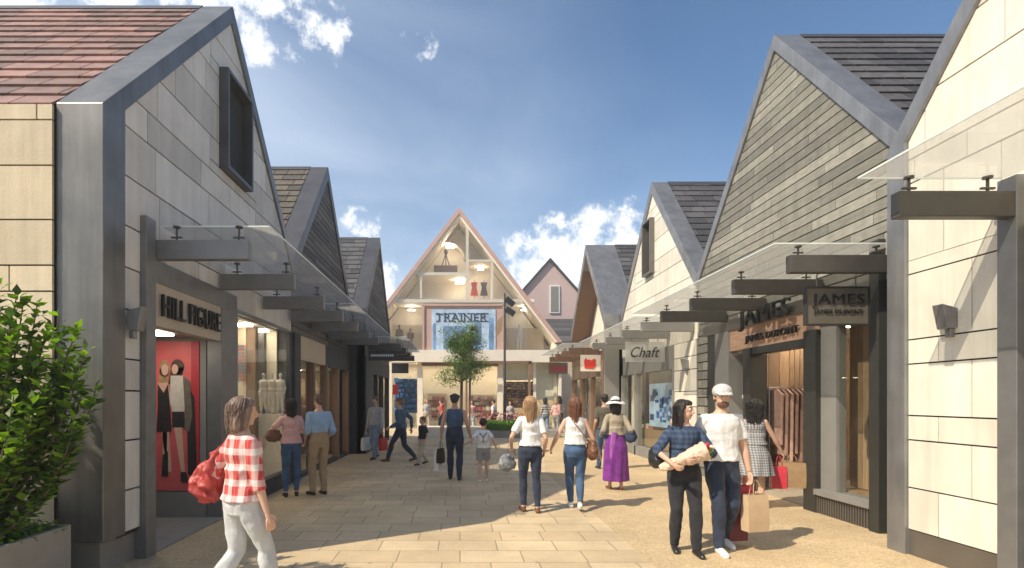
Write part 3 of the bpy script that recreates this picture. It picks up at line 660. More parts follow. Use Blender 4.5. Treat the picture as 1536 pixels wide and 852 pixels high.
c = MB(); c.tube([(4.3, 13.345, 3.1), (4.3, 13.345, 3.2)], .01, 6); c.tube([(4.95, 13.345, 3.1), (4.95, 13.345, 3.2)], .01, 6); c.build('hanger', 'steel', cs)
bp = thing('blue_poster', 'blue window poster standing in the cream shop on the right', 'poster', (XR+.3, 14.6, .6))
c = MB(); c.box(XR+.24, XR+.26, 13.5, 15.4, .9, 2.1); c.build('poster_sheet', 'pale blue', bp)
c = MB()
for k in range(26): a = random.uniform(13.6, 15.1); z = random.uniform(1.0, 1.9); c.box(XR+.232, XR+.238, a, a+random.uniform(.08, .3), z, z+random.uniform(.05, .2))
c.build('printed_shapes', 'blue goods', bp)
c = MB(); c.box(XR+.3, XR+1.0, 13.4, 16.8, .28, .8); single(c, 'display_table', 'timber', 'long timber display table inside the cream shop window', 'table', (XR+.6, 15, .28))
c = MB()
for k in range(12): a = 13.5+k*.27; c.box(XR+.35, XR+.7, a, a+.2, .8, .8+random.uniform(.05, .14))
single(c, 'folded_clothes', 'mixed goods', 'row of folded red and cream clothes on the table in the cream shop', 'clothes', (XR+.6, 15, .8))

# ---- right, fourth building (deep verge, brown)
XR2 = 4.70
R2 = gable('brown_shop', 'brown gabled shop with a deep timber soffit, farthest on the right of the street', 1, XR2, 17.4, 22.6, 4.43, 7.45, 8, 'cream plaster', 'slate', 'zinc', 3.0, 0, courses=(1.2,), wm=(2, 3), band=.25, vd=1.1, recess=.75)
c = MB(); c.prism([(17.44, 4.16), (20.0, 7.15), (20.0, 7.08), (17.5, 4.1)], 'x', XR2+.02, XR2+.74); c.prism([(22.56, 4.16), (20.0, 7.15), (20.0, 7.08), (22.5, 4.1)], 'x', XR2+.02, XR2+.74); c.build('soffit', 'brown timber', R2)
c = MB(); c.box(XR2+.02, XR2+.9, 17.5, 22.5, 3.0, 3.3); c.build('head_beam', 'brown timber', R2)
c = MB(); c.box(XR2+.04, XR2+.9, 17.42, 17.58, 0, 4.2); c.build('side_wall', 'fascia grey', R2)
c = MB(); c.box(XR2+.03, XR2+.2, 17.6, 22.5, 2.45, 3.0); c.build('fascia', 'brown wall', R2)
for y in (17.6, 19.2, 20.8, 22.3): post(R2, 1, XR2, y, y+.22, 0, 2.45, 'brown timber', .02, .2, 'door_post')
c = MB(); c.box(XR2+.1, XR2+.11, 17.8, 22.3, .1, 2.45); c.build('window_glass', 'shop glass', R2)
room(R2, 1, XR2, 3.0, 17.6, 22.5, 2.5, 'brown timber', lamps=2, rec=.3)
canopy(R2, 1, XR2, 17.5, 22.5, (18.0, 19.3, 20.6, 21.9), reach=1.3, z=3.5, bm='brown timber')
ls = thing('logo_sign', 'small cream sign with a red rounded emblem outside the brown shop', 'sign', (4.3, 17.9, 2.6))
c = MB(); c.box(4.05, 4.72, 17.9, 17.94, 2.6, 3.15); c.build('sign_panel', 'cream trim', ls)
c = MB(); c.prism([(4.18, 2.70), (4.48, 2.68), (4.56, 2.78), (4.55, 3.0), (4.47, 3.02), (4.42, 2.96), (4.33, 3.0), (4.27, 2.98), (4.22, 3.06), (4.16, 2.95)], 'y', 17.885, 17.898); c.build('emblem', 'logo red', ls)

# ---- wall lights
for nm, x, y, s, lb in (('wall_light', XL, 5.36, -1, 'grey wedge wall light on the grey stone strip at left'), ('wall_light', XR5+.04, 5.22, 1, 'grey wedge wall light on the cream stone wall at right edge'), ('wall_light', XR, 12.25, 1, 'small wall light on the cream shop beside the handwritten sign')):
    c = MB(); q = -s; c.prism([(x, 2.37), (x, 2.56), (x+q*.15, 2.60), (x+q*.10, 2.36)], 'y', y-.06, y+.06); c.box(x, x+q*.05, y-.03, y+.03, 2.28, 2.365)
    single(c, nm, 'zinc', lb, 'wall light', (x, y, 2.45), 'wall lights', bevel=.005)

# ------------------------------------------------------------------ the big gable at the end of the street
glassmat('gable glass', (.95, .96, .96), milk=.05, milkcol=(.85, .82, .78))
YC = 30.0; XC = -.05; HW = 5.65; ZE = 4.95; ZP = 12.35
C = thing('gabled_store', 'big glazed gable store with cream timber frame closing the street', 'building', (XC, YC+5, 0))
slc = (ZP-ZE)/HW
def inside(x): return ZP-slc*abs(x-XC)
c = MB()
for s in (-1, 1): c.prism([(XC+s*(HW+.1), ZE-.1), (XC, ZP), (XC, ZP-.34), (XC+s*(HW-.16), ZE-.1)], 'y', YC-.3, YC+.2)
c.build('bargeboard', 'pink trim', C)
c = MB()
for s in (-1, 1): c.prism([(XC+s*(HW-.16), ZE-.1), (XC, ZP-.34), (XC, ZP-.52), (XC+s*(HW-.30), ZE-.1)], 'y', YC-.22, YC+.15)
c.build('inner_bargeboard', 'cream trim', C)
c = MB(); s = 1
c.prism([(XC-HW-.05, ZE-.15), (XC, ZP-.04), (XC+HW+.05, ZE-.15), (XC+HW-.2, ZE-.15), (XC, ZP-.3), (XC-HW+.2, ZE-.15)], 'y', YC+.2, YC+12); c.build('roof', 'reddish glare slate', C)
c = MB(); c.box(XC-HW+.1, XC-HW+.3, YC+.2, YC+12, 0, ZE-.1); c.box(XC+HW-.3, XC+HW-.1, YC+.2, YC+12, 0, ZE-.1); c.build('side_wall', 'cream plaster', C)
c = MB(); c.prism([(XC-HW+.3, 0), (XC+HW-.3, 0), (XC+HW-.3, ZE-.2), (XC, ZP-.4), (XC-HW+.3, ZE-.2)], 'y', YC+1.9, YC+2.1); c.build('back_wall', 'cream plaster', C)
c = MB()
for q in (-1, 1): c.prism([(XC+q*(HW-.21), ZE-.1), (XC, ZP-.37), (XC, ZP-.42), (XC+q*(HW-.26), ZE-.1)], 'y', YC+.2, YC+1.9)
c.build('soffit_lining', 'cream plaster', C)
def cp(px): return (px-690)*YC/800
def cz(py): return 1.68+(598-py)*YC/800
def beam(mb, x0, x1, y0, y1, d0=-.1, d1=1.8): mb.box(cp(x0), cp(x1), YC+d0, YC+d1, cz(y0), cz(y1))
c = MB(); beam(c, 585, 801, 449, 454); beam(c, 625, 699, 409, 413); beam(c, 703, 746, 390, 393); beam(c, 590, 838, 526, 544, -.5); c.build('floor_slab', 'cream trim', C)
c = MB(); beam(c, 630, 633, 414, 448, -.1, .1); beam(c, 699, 703, 341, 448, -.1, .6); beam(c, 737, 740, 393, 448, -.1, .6); beam(c, 635, 638, 455, 526, -.05, .2); beam(c, 752, 755, 455, 526, -.05, .2); c.each('timber_post', 'cream trim', C)
c = MB(); beam(c, 584, 633, 482, 526, 1.5, 1.7); beam(c, 757, 822, 487, 526, 1.5, 1.7); c.each('wall_panel', 'beige wall', C)
# curved niche with a lamp in the top cell
c = MB()
pts = [(cp(668)+1.15*math.cos(a), cz(380)+.95*math.sin(a)) for a in np.linspace(0, math.pi, 15)]
for k in range(14): c.prism([pts[k], pts[k+1], (pts[k+1][0]*.94+cp(668)*.06, pts[k+1][1]-.06), (pts[k][0]*.94+cp(668)*.06, pts[k][1]-.06)], 'y', YC+1.0, YC+1.85)
c.build('arched_niche', 'cream trim', C)
for px, py, l_ in ((675, 362, .5), (615, 460, .4), (690, 418, .5), (790, 460, .4), (722, 397, .3)):
    c = MB(); c.box(cp(px)-l_/2, cp(px)+l_/2, YC+.9, YC+1.2, cz(py)-.03, cz(py)); c.build('spot_lamp', 'lamp warm', C)
# ground floor
c = MB()
for a, b in ((584, 588), (626, 634), (746, 754), (800, 804), (838, 842)): beam(c, a, b, 544, 643, -.05, .35)
c.each('timber_post', 'cream trim', C)
c = MB(); c.box(cp(585), cp(840), YC-.04, YC+1.9, 0, .1); c.build('shop_floor', 'shop floor', C)
c = MB(); beam(c, 633, 747, 543, 549, -.3, .2); c.box(cp(700), cp(795), YC-.85, YC-.7, cz(547), cz(543)); c.box(cp(790), cp(793), YC-.85, YC-.7, 0, cz(543)); c.box(cp(698), cp(701), YC-.85, YC-.7, 0, cz(543)); c.build('entrance_frame', 'brown timber', C)
c = MB(); beam(c, 804, 838, 544, 600, .3, .5); beam(c, 754, 800, 544, 570, .3, .5); c.each('wall_panel', 'cream plaster', C)
for k in range(7):
    px = 595+k*38; c = MB(); c.box(cp(px)-.3, cp(px)+.3, YC+.7, YC+1.0, cz(546)-.02, cz(546)); c.build('ceiling_lamp', 'lamp warm', C)
c = MB(); c.box(cp(588), cp(836), YC-.02, YC-.01, .1, cz(544)); c.build('shop_glass', 'shop glass', C)
c = MB(); c.prism([(cp(588), cz(526)+.02), (cp(792), cz(526)+.02), (cp(792), cz(455)), (XC, ZP-.6), (cp(588), cz(455))], 'y', YC-.14, YC-.13); c.build('gable_glass', 'gable glass', C)
# screen
S = thing('advertising_screen', 'big blue and white picture board with dark slab letters on the end store', 'sign', (cp(695), YC-.2, cz(526)))
mat('screen blue', (.16, .27, .46), .4, nscale=1.6, namt=.5, col2=(.16, .27, .46)); mat('screen pale', (.42, .55, .70), .4, nscale=2.5, namt=.35); mat('screen text', (.03, .04, .07), .5)
c = MB(); beam(c, 648, 743, 465, 528, -.24, -.18); c.build('board', 'screen pale', S)
c = MB(); beam(c, 650, 654, 486, 527, -.248, -.243); beam(c, 665, 700, 490, 524, -.248, -.243); beam(c, 712, 722, 484, 526, -.248, -.243); beam(c, 733, 740, 478, 526, -.248, -.243)
c.build('printed_shapes', 'screen blue', S)
c = MB(); beam(c, 634, 648, 459, 531, -.2, -.1); beam(c, 743, 755, 459, 531, -.2, -.1); beam(c, 648, 743, 459, 464, -.2, -.1); beam(c, 634, 637, 459, 531, -.28, -.2); beam(c, 753, 756, 459, 531, -.28, -.2); beam(c, 634, 756, 457, 460, -.28, -.1); c.build('frame', 'pink trim', S)
lettering('TRAINER', (cp(692), YC-.25, cz(477)), (1, 0, 0), (0, 0, 1), 2.85, .42, 'screen text', S, 'lettering', .02, .0)
c = MB()
for k, px in enumerate((657, 668, 675, 681, 689, 695, 703, 709, 717, 722, 726, 730)):
    for yy in (471.2, 482.8): c.box(cp(px-2.4), cp(px+2.4), YC-.268, YC-.25, cz(yy)-.022, cz(yy)+.022)
c.each('letter_serif', 'screen text', S)
# shop signs on the ground floor
c = MB(); beam(c, 588, 613, 545, 560, -.12, -.06); single(c, 'sign_box', 'black', 'black rectangular sign box over the blue display at the end store', 'sign', (cp(600), YC-.1, cz(560)))
rs = thing('red_sign', 'dark red sign with scribbled lettering at the right of the end store', 'sign', (cp(837), YC-.1, cz(560)))
c = MB(); beam(c, 823, 851, 544, 561, -.12, -.06); c.build('sign_panel', 'brown wall', rs)
c = MB()
for k in range(9): beam(c, 826+k*2.6, 828+k*2.6, 549+random.uniform(0, 2), 557, -.13, -.122)
c.build('lettering', 'red', rs)
# goods
def goods(name, x0, x1, y0, y1, m, label, n=60, d=.8, cat='display', step=(.28, .30)):
    t = thing(name, label, cat, (cp((x0+x1)/2), YC+d, cz(y1)))
    c = MB(); c.box(cp(x0), cp(x1), YC+d+.3, YC+d+.34, cz(y1), cz(y0)); c.build('backboard', 'beige wall' if m != 'blue goods' else 'screen blue', t)
    c = MB(); z = cz(y1)
    while z < cz(y0)-.1:
        x = cp(x0)
        while x < cp(x1)-.1:
            ww = step[0]*random.uniform(.6, 1.2); hh = step[1]*random.uniform(.5, .85)
            if random.random() < .85: c.box(x, x+ww*.85, YC+d, YC+d+.28, z, z+hh)
            x += ww
        z += step[1]
    c.build('goods', m, t); return t
goods('blue_display', 589, 625, 567, 620, 'blue goods', 'blue wall of goods behind the left window of the end store')
goods('clothes_display', 640, 670, 590, 632, 'mixed goods', 'low pile of clothes left of the entrance inside the end store')
goods('clothes_display', 706, 744, 592, 632, 'mixed goods', 'low pile of clothes right of the tree inside the end store')
goods('brown_display', 757, 803, 572, 612, 'brown goods', 'dark brown patterned display board right of the entrance frame', step=(.16, .15), d=.1)
c = MB(); c.box(cp(587), cp(596), YC+.3, YC+.5, cz(592), cz(577)); single(c, 'red_placard', 'red', 'small red placard in front of the blue goods at the end store', 'placard', (cp(591), YC+.4, cz(592)))
c = MB(); c.box(cp(650), cp(686), YC+.6, YC+1.2, cz(408), cz(394)); single(c, 'wooden_crate', 'brown timber', 'brown crate on the upper left shelf of the glazed gable', 'crate', (cp(668), YC+.9, cz(408)))

# ------------------------------------------------------------------ buildings behind
D = thing('slate_roofed_building', 'low slate roofed building right behind the end store', 'building', (7, 38, 0))
c = MB(); c.box(4, 12, 37, 43, 0, 5.0); c.build('wall', 'beige wall', D)
rf = MB()
for k in range(12):
    s = k*.3; rf.prism([(37-.1+s*.7, 4.9+s*.72), (37+.25+s*.7, 4.98+s*.72+.24), (37+.25+s*.7, 4.9+s*.72+.18), (37-.1+s*.7, 4.86+s*.72)], 'x', 3.8, 12.2)
rf.prism([(37, 4.9), (39.6, 7.5), (43, 4.9)], 'x', 3.9, 12.1); rf.build('roof', 'slate', D)
K = thing('pink_gable_building', 'distant pink brick gable with one tall window beyond the slate roof', 'building', (7.1, 44, 0))
kx = (825-690)*42/800
c = MB(); c.prism([(kx-3.9, 0), (kx+3.9, 0), (kx+3.9, 8.3), (kx, 12.5), (kx-3.9, 8.3)], 'y', 42, 50); c.build('wall', 'pink brick', K)
c = MB()
for s in (-1, 1): c.prism([(kx+s*4.1, 8.1), (kx, 12.75), (kx, 12.5), (kx+s*3.9, 8.1)], 'y', 41.8, 50.2)
c.build('roof', 'slate', K)
c = MB(); c.box(kx-.05, kx+.75, 41.9, 41.98, 8.4, 10.6); wn = c.build('window', 'white', K); c = MB(); c.box(kx+.05, kx+.65, 41.88, 41.895, 8.5, 10.5); c.build('pane', 'fascia grey', wn)

# ------------------------------------------------------------------ street lamp, planters, tree, shrub
lp = thing('street_lamp', 'tall thin dark lamp post with two floodlights and a red banner bracket', 'street lamp', (cp(757)*26/30, 26, 0))
lx = (757-690)*26/800; zt = 1.68+158*26/800
c = MB(); c.tube([(lx, 26, 0), (lx, 26, zt)], [.07, .045], 10); c.build('pole', 'charcoal render', lp)
for z, a in ((zt-.25, .3), (zt-.75, .2)):
    c = MB(); m_ = Matrix.Rotation(a+.4, 4, 'Y'); q = MB(); q.box(0, .5, -.16, .16, -.12, .12); c.mesh([m_ @ Vector(p)+Vector((lx+.06, 26, z)) for p in q.v], q.f); c.build('floodlight', 'black', lp)
mat('banner', (.35, .22, .12), .7)
c = MB(); c.prism([(lx-.08, zt-1.1), (lx-.35, zt-1.3), (lx-.45, zt-2.2), (lx-.12, zt-1.8)], 'y', 25.98, 26.0); c.build('banner', 'banner', lp)
def leaves(mb, centers, size, jit=.35, up=.3, rnd=random):
    for p, d in centers:
        l_ = size*rnd.uniform(.7, 1.25); d = (Vector(d)+Vector((rnd.uniform(-1, 1), rnd.uniform(-1, 1), rnd.uniform(-1, 1)))*jit).normalized()
        sd_ = d.cross(Vector((rnd.uniform(-.4, .4), rnd.uniform(-.4, .4), 1)));
        if sd_.length < .01: continue
        sd_.normalize(); nn = sd_.cross(d).normalized(); w_ = l_*.32; p = Vector(p)
        a, b, m1_, m2_, c_ = p, p+d*l_-nn*l_*.12, p+d*l_*.45+sd_*w_+nn*l_*.05, p+d*l_*.45-sd_*w_+nn*l_*.05, p+d*l_*.5
        i = len(mb.v); mb.v += [tuple(a), tuple(m1_), tuple(b), tuple(m2_), tuple(c_)]; v = rnd.random()
        for f in ((0, 1, 4), (1, 2, 4), (2, 3, 4), (3, 0, 4)): mb.f.append(tuple(i+k for k in f)); mb.a.append(v)
# square stone planter and its shrub
pl = thing('square_planter', 'square grey stone planter in the bottom left corner', 'planter', (-3.9, 4.1, 0))
c = MB(); x0, x1, y0, y1 = -4.35, -3.28, 3.45, 4.50
c.box(x0, x1, y0, y0+.05, 0, .62); c.box(x0, x1, y1-.05, y1, 0, .62); c.box(x0, x0+.05, y0+.05, y1-.05, 0, .62); c.box(x1-.05, x1, y0+.05, y1-.05, 0, .62); c.build('planter_box', 'planter stone', pl, bevel=.006)
c = MB(); c.box(x0+.05, x1-.05, y0+.05, y1-.05, .3, .56); c.build('soil', 'soil', pl)
sh = thing('leafy_shrub', 'tall leafy green shrub growing in the square planter', 'shrub', (-3.75, 4.0, .56))
br = MB(); lc = []; rnd = random.Random(5)
shoots = []
for k in range(44):
    a = rnd.uniform(0, 6.28); rr = rnd.uniform(0, .95)**.7; tx = -3.85+.85*rr*math.cos(a); ty = 4.0+.62*rr*math.sin(a); tz = 1.15+rnd.uniform(.15, 1.0)*1.6*(1-.25*rr)
    if tx > -3.32: tz = min(tz, 2.25)
    shoots.append((tx, ty, tz))
shoots += [(-3.45, 3.95, 2.52), (-3.58, 4.1, 2.45), (-3.32, 4.05, 2.38), (-3.18, 4.1, 2.2), (-3.85, 4.0, 2.62), (-4.1, 4.1, 2.5), (-3.75, 3.7, 2.35), (-3.2, 4.0, 1.9), (-3.15, 4.05, 1.6), (-2.95, 4.1, 2.2), (-2.85, 4.05, 2.05), (-3.0, 4.2, 1.95), (-2.8, 4.1, 1.75), (-2.9, 4.0, 1.5), (-3.0, 4.1, 1.3), (-3.05, 4.05, 2.3), (-3.1, 4.2, 2.0), (-2.95, 4.15, 1.7), (-3.25, 4.1, 2.4), (-3.05, 3.95, 1.8)]
for tx, ty, tz in shoots:
    b0 = Vector((-3.85+rnd.uniform(-.2, .2), 4.0+rnd.uniform(-.15, .15), .5)); tip = Vector((tx, ty, tz)); mid = b0.lerp(tip, .45)+Vector(((tx+3.85)*.35, (ty-4)*.3, -.05)); P_ = []
    for i in range(11): t = i/10; P_.append(b0*(1-t)**2+mid*2*t*(1-t)+tip*t*t)
    br.tube(P_, [.013*(1-i/12)+.002 for i in range(11)], 5)
    n = int(66*(tip-b0).length)
    for i in range(n):
        t = .14+.86*(i/n); f = t*10; j = min(int(f), 9); p = P_[j].lerp(P_[j+1], f-j); dd = (P_[j+1]-P_[j]).normalized(); an = i*2.4+rnd.uniform(-.3, .3)
        o = Vector((math.cos(an), math.sin(an), 0)); lc.append((p+o*.01+Vector((rnd.uniform(-1, 1), rnd.uniform(-1, 1), rnd.uniform(-1, 1)))*.028, o*1.0+dd*.75))
    lc.append((tip, dd))
br.build('stem', 'bark', sh); c = MB(); leaves(c, lc, .10, .4, rnd=rnd); c.build('foliage', 'shrub leaf', sh)
gc = []
for k in range(1500):
    x = rnd.uniform(x0+.03, x1-.0); y = rnd.uniform(y0+.02, y1-.02); gc.append(((x, y, .56+rnd.uniform(0, .10)), (rnd.uniform(-1, 1), rnd.uniform(-1, 1), .5)))
c = MB(); leaves(c, gc, .05, .6, rnd=rnd); o = c.build('ground_cover', 'hedge leaf'); o['kind'] = 'stuff'
# street tree
def street_tree(X0, Y0, dz, wid, label, seed, nb=54):
    tr = thing('street_tree', label, 'tree', (X0, Y0, 0)); rnd = random.Random(seed); q = Vector((X0-.1, Y0-24, dz))
    c = MB(); c.tube([(X0-.08, Y0, 0), (X0-.07, Y0, 1.4+dz*.5), (X0-.04, Y0, 2.4+dz), (X0+.02, Y0, 3.4+dz), (X0, Y0+.05, 4.6+dz)], [.085, .07, .06, .045, .015], 8)
    tips = []
    for k in range(nb):
        z0 = rnd.uniform(2.3, 4.4); a = rnd.uniform(0, 6.28); rr = wid*rnd.uniform(.5, 1.28)*(1-.55*max(0, (z0-2.9)/2.2)); e = Vector((.1+rr*math.cos(a), 24+rr*math.sin(a), min(z0+rnd.uniform(.1, .95), 5.55)))+q; s_ = Vector((.08, 24, z0))+q; c.tube([s_, s_.lerp(e, .5)+Vector((0, 0, .08)), e], [.022, .013, .004], 5); tips.append((s_, e))
    c.build('trunk', 'bark', tr)
    lc = []
    for s_, e in tips:
        for j in range(6):
            q = s_.lerp(e, rnd.uniform(.35, 1.1))+Vector((rnd.gauss(0, .12), rnd.gauss(0, .12), rnd.gauss(0, .12)))
            for i in range(40): lc.append((q+Vector((rnd.gauss(0, .13), rnd.gauss(0, .13), rnd.gauss(0, .10))), (rnd.uniform(-1, 1), rnd.uniform(-1, 1), rnd.uniform(-.7, .4))))
    c = MB(); leaves(c, lc, .085, .5, rnd=rnd); c.build('crown', 'tree leaf', tr)
street_tree(.12, 24, .1, .88, 'small round crowned street tree in the middle of the square', 9)
# a tree added out of view on the left so its crown shades the end wall of the grey stone shop
street_tree(-7.3, 3.35, .35, 1.15, 'unseen leafy tree added left of the square planter to shade the grey stone shop', 21, 60)
tg = MB(); tg.tube([(.42, 24.1, 0), (.45, 24.1, 2.6)], .045, 8); single(tg, 'tree_stake', 'brown timber', 'brown round stake standing just right of the street tree trunk', 'stake', (.42, 24.1, 0))
# planting bed with hedge and red flowers
bed = thing('planting_bed', 'low pale stone edged planting bed beside the street tree', 'planter', (2.0, 23.6, 0))
c = MB(); c.box(-1.8, .9, 23.2, 24.8, 0, .42); c.build('seat_block', 'cream trim', bed); c = MB(); c.box(.9, 4.3, 22.9, 24.8, 0, .3); c.build('kerb', 'planter stone', bed)
hg = MB(); rnd = random.Random(3); hc = []
for k in range(2600): hc.append(((rnd.uniform(1.1, 3.6), rnd.uniform(23.0, 24.3), .3+rnd.uniform(0, .38)), (rnd.uniform(-1, 1), rnd.uniform(-1, 1), rnd.uniform(0, 1))))
leaves(hg, hc, .10, .5, rnd=rnd); hb = thing('low_hedge', 'clipped bright green hedge in the bed behind the blond woman', 'hedge', (2.3, 23.6, .3))
hg.build('foliage', 'hedge leaf', hb); c = MB(); c.box(1.15, 3.55, 23.1, 24.25, .3, .58); c.build('core', 'shrub leaf', hb)
fl = MB(); hc = []
for k in range(500): hc.append(((rnd.uniform(.9, 3.1), rnd.uniform(24.1, 24.7), .42+rnd.uniform(0, .65)), (rnd.uniform(-1, 1), rnd.uniform(-1, 1), rnd.uniform(0, 1))))
leaves(fl, hc, .12, .6, rnd=rnd); mat('red petals', (.45, .03, .04), .6, col2=(.75, .30, .28)); o = fl.build('red_flowers', 'red petals'); o['kind'] = 'stuff'

# ------------------------------------------------------------------ thin summer haze
hz = bpy.data.materials.new('haze air'); hz.use_nodes = True; t = hz.node_tree; t.nodes.clear()
pv = t.nodes.new('ShaderNodeVolumePrincipled'); pv.inputs['Color'].default_value = (.96, .95, .93, 1); pv.inputs['Density'].default_value = .0028; pv.inputs['Anisotropy'].default_value = .3
ou = t.nodes.new('ShaderNodeOutputMaterial'); t.links.new(pv.outputs[0], ou.inputs['Volume']); M['haze air'] = hz
g = MB(); g.box(-122, 122, -62, 162, -1.3, 14.5); o = g.build('haze', 'haze air'); o['kind'] = 'stuff'
# ------------------------------------------------------------------ people
def cloth(name, col, rough=.85, namt=.12, nscale=14, bump=.9, bscale=17, col2=None): return mat(name, col, rough, namt=namt, nscale=nscale, bump=bump, bscale=bscale, sheen=.15, col2=col2)
mat('skin light', (.58, .36, .26), .5, nscale=20, namt=.05); mat('skin tan', (.45, .27, .18), .5, nscale=20, namt=.05); mat('skin dark', (.25, .14, .09), .5, nscale=20, namt=.05)
cloth('white cotton', (.72, .72, .72)); cloth('pale jeans', (.50, .52, .54), nscale=6); cloth('navy jeans', (.018, .028, .055), nscale=7, namt=.35); cloth('blue jeans', (.045, .095, .19), nscale=5, namt=.45)
cloth('black trousers', (.014, .015, .02), nscale=6, namt=.2); cloth('dark navy shirt', (.025, .045, .095), nscale=9, namt=.35); cloth('khaki', (.36, .25, .14), nscale=8); cloth('light blue shirt', (.28, .42, .60), nscale=10)
cloth('pink top', (.62, .36, .34)); cloth('grey shirt', (.42, .42, .43)); cloth('denim jacket', (.05, .10, .17), nscale=10, namt=.3); cloth('black cotton', (.018, .019, .022)); cloth('beige cotton', (.45, .38, .30)); cloth('grey cotton', (.30, .29, .27))
cloth('olive sheer', (.36, .31, .23), nscale=8, namt=.2); cloth('purple', (.16, .02, .22), nscale=9, namt=.5); cloth('pale purple', (.36, .10, .42), nscale=9, namt=.3); cloth('overall blue', (.045, .085, .16), nscale=8, namt=.35); cloth('olive dark', (.09, .08, .055)); cloth('red jersey', (.5, .06, .06))
mat('black leather', (.02, .02, .02), .4); mat('brown leather', (.16, .07, .035), .45, nscale=12, namt=.2); mat('red leather', (.36, .04, .035), .5, nscale=12, namt=.2); mat('grey leather', (.22, .23, .24), .5, nscale=30, namt=.5); mat('white leather', (.78, .78, .78), .45)
mat('kraft paper', (.52, .38, .24), .7, nscale=10, namt=.08); mat('red paper', (.5, .03, .05), .5); mat('white paper', (.72, .70, .68), .6); mat('maroon paper', (.13, .02, .03), .5); mat('brown bag', (.30, .19, .10), .6, nscale=12, namt=.15)
def hairmat(n, c): return mat(n, c, .42, nscale=26, namt=.55, bump=1.0, bscale=30, stretch=(4, 4, .3))
hairmat('hair black', (.018, .014, .013)); hairmat('hair brown', (.13, .065, .04)); hairmat('hair grey', (.22, .15, .12)); hairmat('hair blond', (.42, .26, .14)); hairmat('hair chestnut', (.20, .09, .05))
mat('eye white', (.75, .73, .7), .3); mat('iris', (.03, .02, .015), .2); mat('lips', (.40, .13, .11), .45)
def pattern(name, kind):
    m = bpy.data.materials.new(name); m.use_nodes = True; t = m.node_tree; b = t.nodes['Principled BSDF']; b.inputs['Roughness'].default_value = .85
    c = t.nodes.new('ShaderNodeTexCoord'); s = t.nodes.new('ShaderNodeSeparateXYZ'); t.links.new(c.outputs['Object'], s.inputs[0])
    def mth(op, a, b_=0., c_=None):
        n = t.nodes.new('ShaderNodeMath'); n.operation = op
        for i, x in enumerate((a, b_, c_)):
            if x is None: continue
            if isinstance(x, (int, float)): n.inputs[i].default_value = x
            else: t.links.new(x, n.inputs[i])
        return n.outputs[0]
    u = mth('ADD', s.outputs[0], mth('MULTIPLY', s.outputs[1], .6)); z = s.outputs[2]
    if kind == 'plaid': f, g_, dark, lite = 8.5, 8.5, (.50, .05, .045), (.72, .67, .63)
    elif kind == 'check': f, g_, dark, lite = 26, 26, (.13, .13, .14), (.42, .42, .43)
    elif kind == 'stripe': f, g_, dark, lite = 0.01, 13, (.03, .03, .03), (.7, .7, .7)
    elif kind == 'blue check': f, g_, dark, lite = 18, 18, (.02, .035, .08), (.05, .085, .15)
    a = mth('GREATER_THAN', mth('FRACT', mth('MULTIPLY', u, f)), .52); b2 = mth('GREATER_THAN', mth('FRACT', mth('MULTIPLY', z, g_)), .58)
    fine = mth('MULTIPLY', mth('GREATER_THAN', mth('FRACT', mth('MULTIPLY', u, f*4)), .75), .12)
    fac = mth('ADD', mth('MULTIPLY', mth('ADD', a, b2), .46), fine)
    if kind == 'stripe': fac = b2
    mx = t.nodes.new('ShaderNodeMix'); mx.data_type = 'RGBA'; t.links.new(fac, mx.inputs['Factor']); mx.inputs['A'].default_value = (*dark, 1); mx.inputs['B'].default_value = (*lite, 1)
    t.links.new(mx.outputs['Result'], b.inputs['Base Color']); M[name] = m
for k in ('plaid', 'check', 'stripe', 'blue check'): pattern(k, k)

def remesh(mb, vox, smooth=2):
    me = mb.raw('tmp'); o = bpy.data.objects.new('tmp', me); COL.objects.link(o)
    r = o.modifiers.new('r', 'REMESH'); r.mode = 'VOXEL'; r.voxel_size = vox
    s = o.modifiers.new('s', 'SMOOTH'); s.factor = .5; s.iterations = smooth
    bpy.context.view_layer.update()
    out = bpy.data.meshes.new_from_object(o.evaluated_get(bpy.context.evaluated_depsgraph_get())); bpy.data.objects.remove(o); bpy.data.meshes.remove(me)
    return out
def finish(me, name, m, parent, disp=0., dscale=(9, 9, 9), seed=0., ridge=False):
    n = len(me.vertices)
    if disp and n:
        co = np.zeros(n*3); me.vertices.foreach_get('co', co); co = co.reshape(-1, 3); no = np.zeros(n*3); me.vertex_normals.foreach_get('vector', no); no = no.reshape(-1, 3)
        d = np.empty(n)
        for i, p in enumerate(co):
            q = Vector((p[0]*dscale[0]+seed, p[1]*dscale[1], p[2]*dscale[2])); a = noise.noise(q)
            if ridge: a = .5-abs(a)*1.6+.4*noise.noise(q*2.3)
            d[i] = a+(.15 if ridge else 0)
        co += no*(d*disp)[:, None]; me.vertices.foreach_set('co', co.ravel())
    me.materials.clear(); me.materials.append(M[m]); me.polygons.foreach_set('use_smooth', [True]*len(me.polygons)); me.update()
    o = bpy.data.objects.new(name, me); COL.objects.link(o); o.parent = parent; return o
def ik(a, b, l1, l2, pole):
    a, b, pole = Vector(a), Vector(b), Vector(pole); d = b-a; D = d.length
    if D > (l1+l2)*.998: b = a+d.normalized()*(l1+l2)*.998; d = b-a; D = d.length
    D = max(D, abs(l1-l2)+.01); u = d.normalized(); x = (l1*l1-l2*l2+D*D)/(2*D); h = math.sqrt(max(0, l1*l1-x*x)); p = (pole-u*pole.dot(u)).normalized()
    return a+u*x+p*h, b
def chain(pts, rad, sub=5):
    """smooth the radii along a joint chain"""
    P_, R_ = [], []
    for i in range(len(pts)-1):
        for k in range(sub):
            t = k/sub; P_.append(Vector(pts[i]).lerp(Vector(pts[i+1]), t)); R_.append(rad[i]*(1-t)+rad[i+1]*t)
    P_.append(Vector(pts[-1])); R_.append(rad[-1]); return P_, R_
